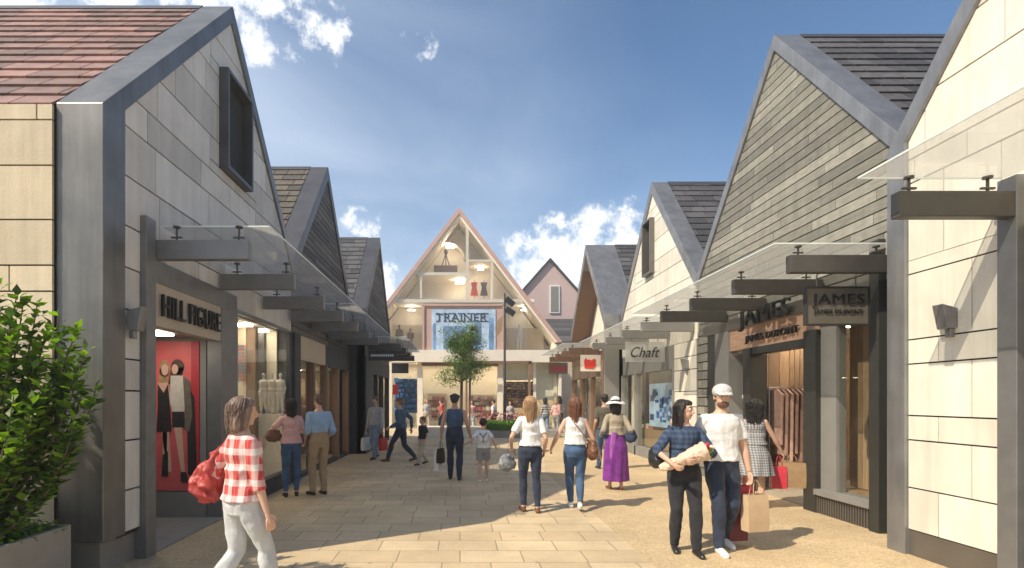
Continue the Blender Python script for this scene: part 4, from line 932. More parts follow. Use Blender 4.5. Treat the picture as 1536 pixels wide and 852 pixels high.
PEOPLE = {}
def person(key, X, Y, rz, H, label, sex='f', skin='skin light', hair=('long', 'hair brown'), top=('white cotton', 'none'), bottom=('pants', 'navy jeans'), shoes='black leather',
           feet=((0, 0), (0, 0)), wr=(None, None), poleL=(-.15, -1, 0), poleR=(.15, -1, 0), head=(0, 0), lean=0, vox=.009, face=False, hat=None, group='shoppers in the street', curl=.7, beard=False, hem=None, stance=.055, footyaw=(6, -6), tuck=False, child=False):
    t = thing('person', label, 'person', (X, Y, .008), group, R(rz)); h = H; m_ = sex == 'm'
    hipw = .050*h; th, shn = .245*h, .245*h; ank = .045*h
    ft = []
    for s, (fy, fz) in zip((-1, 1), feet): ft.append(Vector((s*stance*h, fy*h, ank+fz*h)))
    pz = min(math.sqrt(max(.05, ((th+shn)*.992)**2-(f.y)**2-(abs(f.x)-hipw)**2))+f.z for f in ft)
    pel = Vector((0, 0, pz)); ln = R(lean)
    def sp(z, y=0, x=0):   # spine point, z measured above the hip joints, leaning forward
        return pel+Vector((x, y*math.cos(ln)+z*math.sin(ln), z*math.cos(ln)-y*math.sin(ln)))
    W = dict(hip=.096, wai=.082, rib=.092, che=.100, sho=.068) if m_ else dict(hip=.099, wai=.071, rib=.078, che=.086, sho=.054)
    if child: W = dict(hip=.088, wai=.080, rib=.082, che=.088, sho=.055)
    Dp = dict(hip=.066, wai=.056, rib=.062, che=.068, sho=.045) if m_ else dict(hip=.068, wai=.050, rib=.056, che=.066, sho=.042)
    shx = (.100 if m_ else .083)*h; zs = .268*h                       # shoulder joints above the hips
    hipz, waiz, ribz, chez, shoz, necz = .0, .105*h, .17*h, .225*h, .292*h, .325*h
    SH = [sp(zs, 0, -shx), sp(zs, 0, shx)]; ua, fa = .172*h, .148*h
    arms = []
    for i, s in enumerate((-1, 1)):
        tgt = wr[i]
        tgt = Vector((s*(shx+.035*h), .04*h, pz-.02*h)) if tgt is None else Vector(tgt)*h
        e, b = ik(SH[i], tgt, ua, fa, (poleL, poleR)[i]); arms.append((SH[i], e, b))
    legs = []
    for i, s in enumerate((-1, 1)):
        hp = pel+Vector((s*hipw, 0, 0)); k, a = ik(hp, ft[i], th, shn, (s*.08, 1, 0)); legs.append((hp, k, a))
    def torso(mb, infl, lo, hi, wid=1.0, flare=0, n=20):
        S = [(-.055*h, .074*h, .055*h), (hipz, W['hip']*h, Dp['hip']*h), (.05*h, (W['hip']*.6+W['wai']*.4)*h, Dp['wai']*1.08*h), (waiz, W['wai']*h, Dp['wai']*h), (ribz, W['rib']*h, Dp['rib']*h), (chez, W['che']*h, Dp['che']*h), (.27*h, W['che']*.95*h, Dp['che']*.85*h), (shoz, W['sho']*h, Dp['sho']*h), (.308*h, .045*h, .038*h), (necz, .033*h, .034*h)]
        pts, rad = [], []
        zz = [S[0][0]+(S[-1][0]-S[0][0])*k/30 for k in range(31)]
        for z in zz:
            if z < lo-.001 or z > hi+.001: continue
            j = max(i for i in range(len(S)-1) if S[i][0] <= z+1e-9); a, b = S[j], S[j+1]; u = (z-a[0])/(b[0]-a[0]); u = u*u*(3-2*u)
            ex = flare*max(0, (lo+.12*h-z)/(.12*h))
            yy = (.012*h if .15*h < z < .28*h and not m_ and not child else 0)
            pts.append(sp(z, yy)); rad.append(((a[1]*(1-u)+b[1]*u)*wid+infl+ex, (a[2]*(1-u)+b[2]*u)+infl+ex))
        # oriented rings
        vs_ = []; fs = []
        for p, r in zip(pts, rad):
            for k in range(n): a = 2*math.pi*k/n; vs_.append(p+Vector((math.cos(a)*r[0], math.sin(a)*r[1]*math.cos(ln), -math.sin(a)*r[1]*math.sin(ln))))
        for i in range(len(pts)-1):
            for k in range(n): fs.append((i*n+k, i*n+(k+1) % n, (i+1)*n+(k+1) % n, (i+1)*n+k))
        fs.append(tuple(range(n))[::-1]); fs.append(tuple((len(pts)-1)*n+k for k in range(n))); mb.mesh(vs_, fs)
    # --- head frame
    hc = sp(.405*h, .012*h); hy, hp_ = head; HM = Matrix.Rotation(R(hy), 3, 'Z') @ Matrix.Rotation(R(-hp_), 3, 'X')
    hs = (h if not child else h*1.18); 
    def hd(x, y, z): return hc+HM @ Vector((x*hs, y*hs, z*hs))
    # --- body
    b = MB(); torso(b, 0, -.055*h, necz)
    b.tube([sp(.285*h), sp(.33*h, .004*h), hd(0, -.004, -.03)], [.040*h, .031*h if m_ else .027*h, .033*h if m_ else .029*h], 12)
    HMr = HM
    b.ball(hd(0, -.004, .012), (.043*hs, .053*hs, .052*hs), 16, 12, m=HMr); b.ball(hd(0, .012, -.022), (.033*hs, .036*hs, .040*hs), 14, 10, m=HMr); b.ball(hd(0, .030, -.050), (.015*hs, .013*hs, .011*hs), 10, 8, m=HMr)
    b.tube([hd(0, .046, .012), hd(0, .056, -.008), hd(0, .062, -.016), hd(0, .050, -.022)], [.006*hs, .0075*hs, .0085*hs, .006*hs], 8)
    b.ball(hd(0, .040, .022), (.030*hs, .012*hs, .007*hs), 10, 8, m=HMr)
    for s in (-1, 1): b.ball(hd(s*.044, -.006, -.004), (.006*hs, .010*hs, .017*hs), 8, 8, m=HMr)
    mus = 1.0 if m_ else .84
    if child: mus = .85
    for i, s in enumerate((-1, 1)):
        S_, E_, W_ = arms[i]; P_, R_ = chain([sp(.258*h, 0, s*shx*.5), S_, S_.lerp(E_, .35), E_, E_.lerp(W_, .25), W_], [.034*h, .031*h*mus, .029*h*mus, .023*h*mus, .0245*h*mus, .0155*h*mus]); b.tube(P_, R_, 12)
        # hand
        d = (W_-E_).normalized(); nrm = Vector((-s, .15, 0)); nrm = (nrm-d*nrm.dot(d)).normalized(); wd = nrm.cross(d).normalized()
        if wd.y < 0: wd = -wd                                              # thumb side forward
        q = h/1.75; k0 = W_+d*.095*q
        b.tube([W_-d*.01, W_+d*.025*q, W_+d*.06*q+nrm*.004, k0], [(.017*q, .026*q) if False else .019*q, .022*q, .021*q, .017*q], 10)
        for j in range(4):
            off = wd*(.030-.0195*j)*q; ln_ = (.074, .082, .076, .060)[j]*q; p0 = W_+d*.055*q+off*.7; p1 = k0+off; a = curl*.55
            d1 = (d*math.cos(a)+nrm*math.sin(a)); d2 = (d*math.cos(a*2.2)+nrm*math.sin(a*2.2)); d3 = d*math.cos(a*3.2)+nrm*math.sin(a*3.2)
            p2 = p1+d1*ln_*.42; p3 = p2+d2*ln_*.33; p4 = p3+d3*ln_*.25; b.tube([p0, p1, p2, p3, p4], [.0105*q, .0098*q, .0090*q, .0084*q, .0066*q], 8)
        t0 = W_+d*.028*q+wd*.018*q; t1 = t0+(wd*.75+d*.6+nrm*.25).normalized()*.036*q; t2 = t1+(d*.9+wd*.3+nrm*.35).normalized()*.030*q; t3 = t2+(d+nrm*.5).normalized()*.022*q; b.tube([t0, t1, t2, t3], [.014*q, .0118*q, .0100*q, .008*q], 8)
        hp, kn, an = legs[i]; lg = 1.0 if m_ else .98
        P_, R_ = chain([hp+Vector((-s*.004*h, 0, .02*h)), hp.lerp(kn, .25), hp.lerp(kn, .7), kn, kn.lerp(an, .3), kn.lerp(an, .75), an], [.050*h*lg, .048*h*lg, .037*h*lg, .030*h*lg, .032*h*lg, .020*h, .0185*h]); b.tube(P_, R_, 14)
    feetd = []
    for i, s in enumerate((-1, 1)):
        hp, kn, an = legs[i]; lift = feet[i][1]; fy = R(footyaw[i]); d = Vector((-math.sin(fy)*-1 if False else math.sin(-fy), math.cos(fy), 0)); pitch = min(1.0, lift*9); d = (d*math.cos(pitch)+Vector((0, 0, -1))*math.sin(pitch)).normalized(); dn = Vector((0, 0, -1)); dn = (dn-d*dn.dot(d)).normalized(); feetd.append((an, d, dn))
        b.tube([an+Vector((0, 0, .01*h)), an+dn*.02*h], [.019*h, .021*h], 10)
        b.tube([an-d*.02*h+dn*.026*h, an+d*.03*h+dn*.026*h, an+d*.075*h+dn*.034*h, an+d*.105*h+dn*.037*h], [.018*h, .019*h, .016*h, .008*h], 10)
    finish(remesh(b, vox, 2), 'body', skin, t)
    if face:
        for s in (-1, 1):
            c = MB(); c.ball(hd(s*.0175, .0435, .0065), .0078*hs, 10, 8); e = finish(c.raw(), 'eye', 'eye white', t)
            c = MB(); c.ball(hd(s*.0175, .0478, .006), (.0048*hs, .0042*hs, .0048*hs), 10, 8); finish(c.raw(), 'iris', 'iris', e)
        c = MB()
        for s in (-1, 1): c.tube([hd(s*.0075, .052, .0185), hd(s*.018, .0505, .0215), hd(s*.027, .045, .018)], [.0018*hs, .0024*hs, .0012*hs], 6)
        finish(c.raw(), 'eyebrow', 'hair black', t)
        c = MB(); c.tube([hd(-.0135, .0425, -.0325), hd(-.004, .0485, -.031), hd(.004, .0485, -.031), hd(.0135, .0425, -.0325)], [.0015*hs, .0035*hs, .0035*hs, .0015*hs], 8); c.tube([hd(-.011, .043, -.0365), hd(0, .0485, -.038), hd(.011, .043, -.0365)], [.001*hs, .0035*hs, .001*hs], 8); finish(c.raw(), 'mouth', 'lips', t)
    if beard:
        c = MB(); c.ball(hd(0, .020, -.044), (.034*hs, .035*hs, .026*hs), 12, 8, m=HMr); c.tube([hd(-.016, .041, -.034), hd(-.008, .050, -.0265), hd(.008, .050, -.0265), hd(.016, .041, -.034)], .005*hs, 8); finish(remesh(c, .005, 1), 'beard', 'hair brown', t, .003, (90, 90, 90))
    # --- bottom garment
    kind, bm_ = bottom; c = MB()
    if kind in ('pants', 'loose', 'shorts', 'skinny'):
        ex = dict(pants=.011, loose=.020, shorts=.018, skinny=.007)[kind]; torso(c, .008, -.055*h, .10*h)
        for i, s in enumerate((-1, 1)):
            hp, kn, an = legs[i]; st = {'pants': [.016, .016, .016], 'loose': [.022, .026, .030], 'skinny': [.008, .007, .006]}.get(kind, [.02, .02, .02])
            if kind == 'shorts': P_, R_ = chain([hp+Vector((-s*.004*h, 0, .02*h)), hp.lerp(kn, .3), hp.lerp(kn, .72)], [.052*h+.012, .052*h+.014, .048*h+.02])
            else: P_, R_ = chain([hp+Vector((-s*.004*h, 0, .02*h)), hp.lerp(kn, .25), hp.lerp(kn, .7), kn, kn.lerp(an, .3), kn.lerp(an, .8), an+Vector((0, 0, -.012*h if kind != 'skinny' else .01*h))], [.051*h+.010, .049*h+ex, .038*h+ex, .031*h+ex, .033*h+st[0]*.8, .022*h+st[1], .021*h+st[2]])
            c.tube(P_, R_, 14)
        finish(remesh(c, max(vox, .008), 2), 'trousers' if kind != 'shorts' else 'shorts', bm_, t, .010, (9, 9, 6), X*3, True)
    elif kind in ('skirt', 'longskirt'):
        zb = (-.22*h if kind == 'skirt' else -.43*h); n = 26; vs_ = []; fs = []; K = 16
        for j in range(K+1):
            u = j/K; z = .11*h+(zb-.11*h)*u; w0 = (W['wai']+(W['hip']+.012-W['wai'])*min(1, u*(3.2 if kind == 'longskirt' else 2.2)))*h+.012; fl_ = (.055*h*max(0, u-.3) if kind == 'skirt' else .02*h*u)
            for k in range(n*2):
                a = 2*math.pi*k/(n*2); rp = 1+(.06*u*math.sin(a*9+j*.15)+.03*u*math.sin(a*5+2)); c0 = sp(z); vs_.append(c0+Vector((math.cos(a)*(w0+fl_)*rp, math.sin(a)*(w0*.72+fl_)*rp, 0)))
        q = n*2
        for j in range(K):
            for k in range(q): fs.append((j*q+k, (j+1)*q+k, (j+1)*q+(k+1) % q, j*q+(k+1) % q))
        fs.append(tuple(range(q))); fs.append(tuple(K*q+k for k in range(q))[::-1]); c.mesh(vs_, fs); finish(remesh(c, vox, 1), 'skirt', bm_, t)
    # --- top garment
    tm, sl = top[:2]; c = MB(); inf = .019 if not tuck else .014
    lo = (hem if hem is not None else (.02 if not tuck else .085))*h; torso(c, inf+(.004 if m_ else 0), lo, .308*h, 1.0, .012 if not tuck else -.002)
    for i, s in enumerate((-1, 1)):
        S_, E_, W_ = arms[i]; end = dict(none=None, short=S_.lerp(E_, .72), elbow=E_.lerp(W_, .25), long=W_.lerp(E_, .04)).get(sl)
        if sl == 'none': c.tube([sp(.255*h, 0, s*shx*.5), sp(.300*h, 0, s*shx*.62)], [.035*h, .026*h], 10); continue
        q = [sp(.262*h, 0, s*shx*.5), S_, S_.lerp(E_, .35)]; r_ = [.036*h, .031*h*mus+.009, .029*h*mus+.012]
        if sl == 'short': q.append(end); r_.append(.027*h*mus+.014)
        else:
            q += [E_, end]; r_ += [.024*h*mus+.013, (.0235*h*mus+.010) if sl == 'elbow' else (.017*h*mus+.010)]
        P_, R_ = chain(q, r_); c.tube(P_, R_, 14)
        if sl == 'elbow': c.tube([E_.lerp(W_, .17), E_.lerp(W_, .27)], .0235*h*mus+.013, 12)
    finish(remesh(c, max(vox, .008), 2), {'coat': 'jacket'}.get(top[2] if len(top) > 2 else '', 'shirt'), tm, t, .011, (8, 8, 5), X*5+1, True)
    # --- shoes
    for i in range(2):
        an, d, dn = feetd[i]; q = h
        c = MB(); c.tube([an-d*.026*q+dn*.022*q, an-d*.022*q+dn*.030*q, an+d*.03*q+dn*.027*q, an+d*.075*q+dn*.032*q, an+d*.105*q+dn*.035*q, an+d*.118*q+dn*.038*q], [.017*q, .021*q, .023*q, .022*q, .018*q, .008*q], 12)
        if bottom[0] in ('pants', 'loose', 'skinny') : c.tube([an+Vector((0, 0, .0)), an+dn*.025*q], .022*q, 10)
        me = remesh(c, .007, 1)
        o = finish(me, 'shoe', shoes, t)
    # --- hair
    kind, hm = hair; c = MB()
    if kind != 'bald':
        c.ball(hd(0, -.014, .021), (.049*hs, .054*hs, .053*hs), 16, 12, m=HMr)
        if kind == 'short': c.ball(hd(0, -.030, -.005), (.041*hs, .034*hs, .036*hs), 12, 10, m=HMr); (None if hat else c.ball(hd(0, .012, .050), (.034*hs, .034*hs, .016*hs), 12, 8, m=HMr))
        else: c.ball(hd(0, .006, .046), (.038*hs, .044*hs, .022*hs), 12, 8, m=HMr)
        if kind in ('long', 'midi', 'curly', 'bob'):
            Ln = dict(long=.225, midi=.12, curly=.17, bob=.085)[kind]; wx = dict(long=.050, midi=.05, curly=.064, bob=.056)[kind]
            rr = [(.046*hs, .040*hs), (wx*hs, .042*hs), (wx*1.0*hs, .034*hs), (wx*.85*hs, .026*hs), (wx*.4*hs, .014*hs)]
            top_ = hd(0, -.018, .03); pts = [top_]
            for k, f in enumerate((.35, .62, .85, 1.0)): pts.append(hd(0, -.026, .02)+Vector((0, -.020*h*f if lean <= 3 else -.01*h, -(Ln+.03)*h*f)))
            vs_ = []; fs = []; n = 22
            P_ = []; Rr = []
            for i in range(4):
                for k in range(5): u = k/5; P_.append(pts[i].lerp(pts[i+1], u)); Rr.append((rr[i][0]*(1-u)+rr[i+1][0]*u, rr[i][1]*(1-u)+rr[i+1][1]*u))
            P_.append(pts[4]); Rr.append(rr[4])
            for p, r_ in zip(P_, Rr):
                for k in range(n): a = 2*math.pi*k/n; vs_.append(p+HM @ Vector((math.cos(a)*r_[0], math.sin(a)*r_[1], 0)))
            for i in range(len(P_)-1):
                for k in range(n): fs.append((i*n+(k+1) % n, i*n+k, (i+1)*n+k, (i+1)*n+(k+1) % n))
            fs.append(tuple(range(n))); fs.append(tuple((len(P_)-1)*n+k for k in range(n))[::-1]); c.mesh(vs_, fs)
            if kind != 'bob' or True:
                for s in (-1, 1): c.tube([hd(s*.030, .012, .045), hd(s*.047, .006, .01), hd(s*.048, -.004, -.035), hd(s*.044, -.006, -.035)+Vector((0, 0, -Ln*.45*h))], [.012*hs, .014*hs, .015*hs, .006*hs], 8)
        if kind == 'pony': c.tube([hd(0, -.06, .03), hd(0, -.085, .0), hd(0, -.075, -.07)], [.016*hs, .022*hs, .006*hs], 8)
        if kind == 'bun': c.ball(hd(0, -.060, .03), .026*hs, 10, 8)
        if kind in ('long', 'midi', 'bob', 'curly') and vox < .01:
            q = MB(); rn = random.Random(int(X*100))
            for k in range(150):
                a0 = rn.uniform(-2.2, 2.2)-math.pi/2; l_ = (Ln+.05)*rn.uniform(.55, 1.06); rx_, ry_ = wx*rn.uniform(.98, 1.10), .044*rn.uniform(.95, 1.12); P_ = []
                wv = rn.uniform(0, 6.28); wa = (.009 if kind == 'curly' else .0035)
                for i in range(9):
                    u = i/8; ca_, sa_ = math.cos(a0), math.sin(a0); sh_ = 1-.55*max(0, u-.55)
                    if u < .22: P_.append(hd(ca_*rx_*(.35+2.9*u), -.014+sa_*ry_*(.4+2.7*u), .072-.24*u*u*2))
                    else: P_.append(hd(ca_*rx_*sh_, -.022+sa_*ry_*sh_, .04)+Vector((wa*h*math.sin(wv+u*13), -.018*h*u+wa*h*math.cos(wv+u*11), -l_*h*(u-.18)/.82)))
                q.tube(P_, [.0012*h+.0006]*8+[.0004], 4)
            finish(q.raw(), 'hair_strands', hm, t)
        amp = .022 if kind == 'curly' else .010; fr = (30, 30, 24) if kind == 'curly' else (34, 34, 6)
        finish(remesh(c, .006 if vox < .01 else .010, 1), 'hair', hm, t, amp, fr, X, True)
    if hat:
        c = MB(); kind, hm = hat
        if kind == 'cap':
            c.ball(hd(0, -.008, .034), (.056*hs, .063*hs, .047*hs), 18, 12, m=HMr); n = 10
            vs_ = []
            for zz in (.030, .024):
                vs_ += [hd(-.046, .030, zz), hd(-.038, .080, zz-.010), hd(-.014, .100, zz-.008), hd(.014, .100, zz-.008), hd(.038, .080, zz-.010), hd(.046, .030, zz)]
            c.mesh(vs_, [(5, 4, 3, 2, 1, 0), (6, 7, 8, 9, 10, 11)]+[(k, (k+1) % 6, 6+(k+1) % 6, 6+k) for k in range(6)])
        elif kind == 'flat': c.ball(hd(0, -.004, .042), (.062*hs, .064*hs, .028*hs), 18, 10, m=HMr); c.ball(hd(0, .04, .034), (.04*hs, .03*hs, .010*hs), 12, 8, m=HMr)
        elif kind == 'sun':
            c.ball(hd(0, -.004, .042), (.053*hs, .058*hs, .046*hs), 18, 12, m=HMr); vs_ = []; fs = []; n = 36
            for j, (rr, zz) in enumerate(((.045, .036), (.08, .026), (.105, .008), (.106, .003), (.08, .019), (.045, .028))):
                for k in range(n): a = 2*math.pi*k/n; vs_.append(hd(rr*math.cos(a), -.004+rr*math.sin(a), zz+.006*math.sin(a*3+1)*(rr > .07)))
            for j in range(6):
                for k in range(n): fs.append((j*n+k, j*n+(k+1) % n, ((j+1) % 6)*n+(k+1) % n, ((j+1) % 6)*n+k))
            c.mesh(vs_, fs)
        finish(remesh(c, .006, 1) if kind != 'sun' else c.raw(), {'cap': 'cap', 'flat': 'flat_hat', 'sun': 'sun_hat'}[kind], hm, t)
    rot = Matrix.Rotation(R(rz), 3, 'Z'); base = Vector((X, Y, .008))
    def W2(p): return base+rot @ Vector(p)
    info = dict(root=t, h=h, pz=pz, W=W2, hand=[W2(a[2]+(a[2]-a[1]).normalized()*.085*h/1.75) for a in arms], wrist=[W2(a[2]) for a in arms], elbow=[W2(a[1]) for a in arms], sh=[W2(a[0]) for a in arms], sp=lambda z, y=0, x=0: W2(sp(z*h, y*h, x*h)))
    PEOPLE[key] = info; return info

def paper_bag(hand, w_, h_, d_, m, label, rz=0, handle=.16, group=None, hm=None):
    t = thing('shopping_bag', label, 'shopping bag', (hand.x, hand.y, hand.z-handle-h_), group, R(rz)); c = MB()
    a, b = w_/2, d_/2; z1 = h_
    def ring(z, f, g): return [(-a*f, -b*g, z), (a*f, -b*g, z), (a*f, b*g, z), (-a*f, b*g, z)]
    vs_ = ring(0, .97, 1)+ring(h_*.3, 1.0, 1.05)+ring(h_*.7, 1.0, .9)+ring(h_, .98, .62)
    inn = ring(h_, .96, .55)+ring(h_*.6, .95, .7); fs = [(3, 2, 1, 0)]
    for j in range(3):
        for k in range(4): fs.append((j*4+k, j*4+(k+1) % 4, (j+1)*4+(k+1) % 4, (j+1)*4+k))
    vs_ += inn
    for k in range(4): fs.append((12+k, 12+(k+1) % 4, 16+(k+1) % 4, 16+k)); fs.append((16+k, 16+(k+1) % 4, 20+(k+1) % 4, 20+k))
    fs.append((20, 21, 22, 23)); c.mesh(vs_, fs)
    me = c.raw(); me.materials.append(M[m]); o = bpy.data.objects.new('bag_body', me); COL.objects.link(o); o.parent = t
    for s in (-1, 1):
        c = MB(); P_ = [(-w_*.2, s*b*.55, h_-.03), (-w_*.16, s*b*.4, h_+handle*.55), (-w_*.06, s*.006, h_+handle*.97), (w_*.06, s*.006, h_+handle*.97), (w_*.16, s*b*.4, h_+handle*.55), (w_*.2, s*b*.55, h_-.03)]
        c.tube(P_, .004, 6); me = c.raw(); me.materials.append(M[hm or m]); o = bpy.data.objects.new('handle', me); COL.objects.link(o); o.parent = t
    return t
def soft_bag(c0, size, m, label, strap=None, rz=0, name='handbag', disp=.012, sr=.008, taper=False):
    t = thing(name, label, 'bag', c0, None, 0); c = MB(); x, y, z = size; q = Matrix.Rotation(R(rz), 3, 'Z')
    c.ball((0, 0, -.1*z), (x*.5, y*.5, z*.42), 18, 12, m=q); c.ball((0, 0, .12*z), (x*.42, y*.4, z*.4), 18, 12, m=q); c.ball((0, 0, -.22*z), (x*.46, y*.5, z*.28), 18, 12, m=q)
    if taper: c.tube([(0, 0, -.1*z), (x*.05, 0, z*.35), (x*.16, 0, z*.62), (x*.24, 0, z*.85)], [(y*.5, x*.46), (y*.42, x*.34), (y*.3, x*.2), (y*.12, x*.07)], 14)
    me = remesh(c, .008, 2); o = finish(me, 'bag_body', m, t, disp, (12, 12, 9), c0[0], True)
    if strap:
        c = MB(); c.tube([Vector(p)-Vector(c0) for p in strap], sr, 8); o = finish(c.raw(), 'strap', m, t)
    return t

# 1 plaid woman, near left
p = person('plaid', -1.70, 4.15, -40, 1.70, 'woman in red and white plaid shirt and pale jeans walking away at left', hair=('bob', 'hair grey'), top=('plaid', 'elbow'), bottom=('pants', 'pale jeans'), shoes='white leather',
   feet=((-.16, .05), (.12, 0)), wr=((-.13, .02, .52), (.135, .05, .47)), head=(-14, 0), vox=.0055, hem=.0, curl=.6)
hb = p['sp'](.05, -.05, -.15)
soft_bag((hb.x-.02, hb.y-.03, hb.z+.06), (.30, .13, .32), 'red leather', 'slouchy red leather bag hanging from the plaid woman shoulder', [p['sp'](.30, .03, -.07), p['sp'](.31, 0, -.085), p['sp'](.20, -.05, -.13), hb+Vector((-.02, -.03, .18)), p['sp'](.17, .05, -.12), p['sp'](.30, .03, -.07)], 20, disp=.03, sr=.011, taper=True)
# 2 woman at the window, 3 man beside her
p = person('pinkvest', -2.89, 9.14, 25, 1.66, 'woman with black hair and pink top looking into the lit left window', hair=('midi', 'hair black'), top=('pink top', 'short'), bottom=('skinny', 'blue jeans'), wr=((-.13, .12, .60), (.15, .08, .55)), feet=((.0, 0), (.02, 0)), poleL=(-1, -.6, 0))
soft_bag(tuple(p['sp'](.10, .03, -.17)), (.34, .16, .22), 'brown leather', 'brown handbag on the arm of the woman by the lit window', [p['wrist'][0]+Vector((0, 0, .02)), p['sp'](.15, .03, -.17)], 60)
p = person('blueshirt', -2.46, 9.30, 42, 1.74, 'man in light blue shirt and khaki trousers beside the lit left window', 'm', hair=('short', 'hair brown'), top=('light blue shirt', 'elbow'), bottom=('pants', 'khaki'), wr=((-.10, .16, .62), (.14, .10, .56)), feet=((.02, 0), (-.01, 0)), head=(14, 6), tuck=True)
# 4 man with bags, 5 denim man, 6 boy
p = person('greyman', -2.36, 14.9, 150, 1.74, 'man in grey shirt and faded jeans carrying bags out of the dark shop', 'm', 'skin tan', hair=('short', 'hair brown'), top=('grey shirt', 'long'), bottom=('pants', 'pale blue jeans') if False else ('pants', 'light jeans') if 'light jeans' in M else ('pants', 'blue jeans'), wr=((-.16, .03, .47), (.16, .03, .47)), feet=((.10, 0), (-.10, .02)), vox=.011, face=True, head=(0, -4))
cloth('light jeans', (.20, .28, .38), nscale=5, namt=.3)
for o in p['root'].children:
    if o.name.startswith('trousers'): o.data.materials[0] = M['light jeans']
paper_bag(p['hand'][1], .30, .36, .12, 'white paper', 'white carrier bag on the left side of the grey shirted man', 60)
paper_bag(p['hand'][0]+Vector((.02, 0, 0)), .26, .34, .12, 'red paper', 'red carrier bag hanging from the grey shirted man hand', 60)
p = person('denim', -1.56, 14.2, 75, 1.76, 'man in denim jacket over white tee striding left', 'm', 'skin light', hair=('short', 'hair chestnut'), top=('denim jacket', 'long', 'coat'), bottom=('pants', 'navy jeans'), shoes='brown leather', wr=((-.15, .12, .52), (.17, -.10, .50)), feet=((.20, 0), (-.20, .03)), vox=.011, lean=4, head=(10, 0), face=True)
c = MB(); q = [p['sp'](.06, .064), p['sp'](.29, .060)]
c.tube([p['sp'](.03, .044), p['sp'](.12, .036), p['sp'](.2, .052), p['sp'](.28, .034)], [.05, .052, .055, .045], 10)
c = None
p = person('boy', -.95, 13.6, 130, 1.22, 'boy in black tee and beige trousers walking beside the adults', 'm', 'skin light', hair=('short', 'hair brown'), top=('black cotton', 'short'), bottom=('pants', 'beige cotton'), wr=((-.16, .05, .48), (.17, -.08, .48)), feet=((.15, 0), (-.14, .02)), vox=.009, child=True, face=True)
# 7 overalls adult and 8 girl
p = person('overall', -.11, 11.0, -4, 1.76, 'adult in flat black hat and sleeveless blue overalls seen from behind', 'm', 'skin tan', hair=('short', 'hair black'), top=('overall blue', 'none'), bottom=('pants', 'overall jeans') if 'overall jeans' in M else ('pants', 'navy jeans'), wr=((-.16, .0, .50), (.19, .02, .50)), feet=((.06, 0), (-.02, 0)), hat=('flat', 'black cotton'), head=(0, 12), vox=.009, tuck=True)
paper_bag(p['hand'][0], .24, .30, .10, 'black', 'small black bag in the left hand of the overalls adult', 70)
paper_bag(p['hand'][0]+Vector((-.05, .1, 0)), .24, .42, .10, 'white paper', 'white carrier bag hanging behind the small black bag', 70, .2)
hand7 = p['hand'][1]
p = person('girl', .47, 10.75, -5, 1.26, 'girl in white top and grey shorts with a backpack holding a hand', 'f', 'skin light', hair=('bun', 'hair black'), top=('white cotton', 'short'), bottom=('shorts', 'grey cotton'), shoes='white leather', wr=((-.28, .02, .60), (.20, .0, .56)), feet=((-.02, 0), (.08, 0)), vox=.008, child=True, poleL=(-.2, -1, -.6))
bq = p['sp'](.2, -.11); bk_ = thing('backpack', 'white backpack with dark straps on the back of the girl', 'bag', bq)
c = MB(); c.ball((0, 0, 0), (.10, .05, .13), 14, 10); c.ball((0, -.03, -.05), (.08, .04, .06), 14, 10); finish(remesh(c, .008, 2), 'bag_body', 'white paper', bk_)
c = MB(); c.tube([(-.07, -.05, .08), (0, -.066, .0), (.07, -.05, .08)], .010, 6); c.tube([(0, -.066, .0), (0, -.062, -.10)], .010, 6); finish(c.raw(), 'strap', 'dark navy shirt', bk_)
# 9 blonde, 10 brunette
p = person('blonde', 1.04, 7.9, 3, 1.70, 'woman with long blond hair, white tee and dark jeans seen from behind', hair=('long', 'hair blond'), top=('white cotton', 'short'), bottom=('skinny', 'navy jeans'), shoes='brown leather', wr=((-.155, .08, .56), (.135, .04, .53)), feet=((.02, 0), (-.05, .0)), vox=.007, poleL=(-.5, -1, 0), hem=.04)
soft_bag((p['wrist'][0].x-.06, p['wrist'][0].y, p['wrist'][0].z-.24), (.30, .15, .25), 'grey leather', 'grey mottled handbag hanging from the blond woman forearm', [p['elbow'][0].lerp(p['wrist'][0], .6)+Vector((-.09, 0, -.18)), p['elbow'][0].lerp(p['wrist'][0], .6)+Vector((-.01, 0, .04)), p['elbow'][0].lerp(p['wrist'][0], .6)+Vector((.06, 0, -.18))], 25)
p = person('brunette', 1.74, 8.05, -6, 1.70, 'woman with long brown hair, white tank top and blue jeans walking away', hair=('long', 'hair chestnut'), top=('white cotton', 'none'), bottom=('skinny', 'blue jeans'), shoes='white leather', wr=((-.20, .10, .54), (.21, .05, .50)), feet=((.10, 0), (-.10, .03)), vox=.007, head=(-10, 0), lean=2, hem=.05, stance=.03)
soft_bag(tuple(p['sp'](.01, .0, .145)), (.17, .34, .30), 'brown leather', 'brown shoulder bag at the right hip of the brown haired woman', [p['sp'](.29, .035, -.05), p['sp'](.31, -.02, -.055), p['sp'](.24, -.085, -.01), p['sp'](.14, -.078, .07), p['sp'](.06, -.05, .13), p['sp'](.03, .0, .14)])
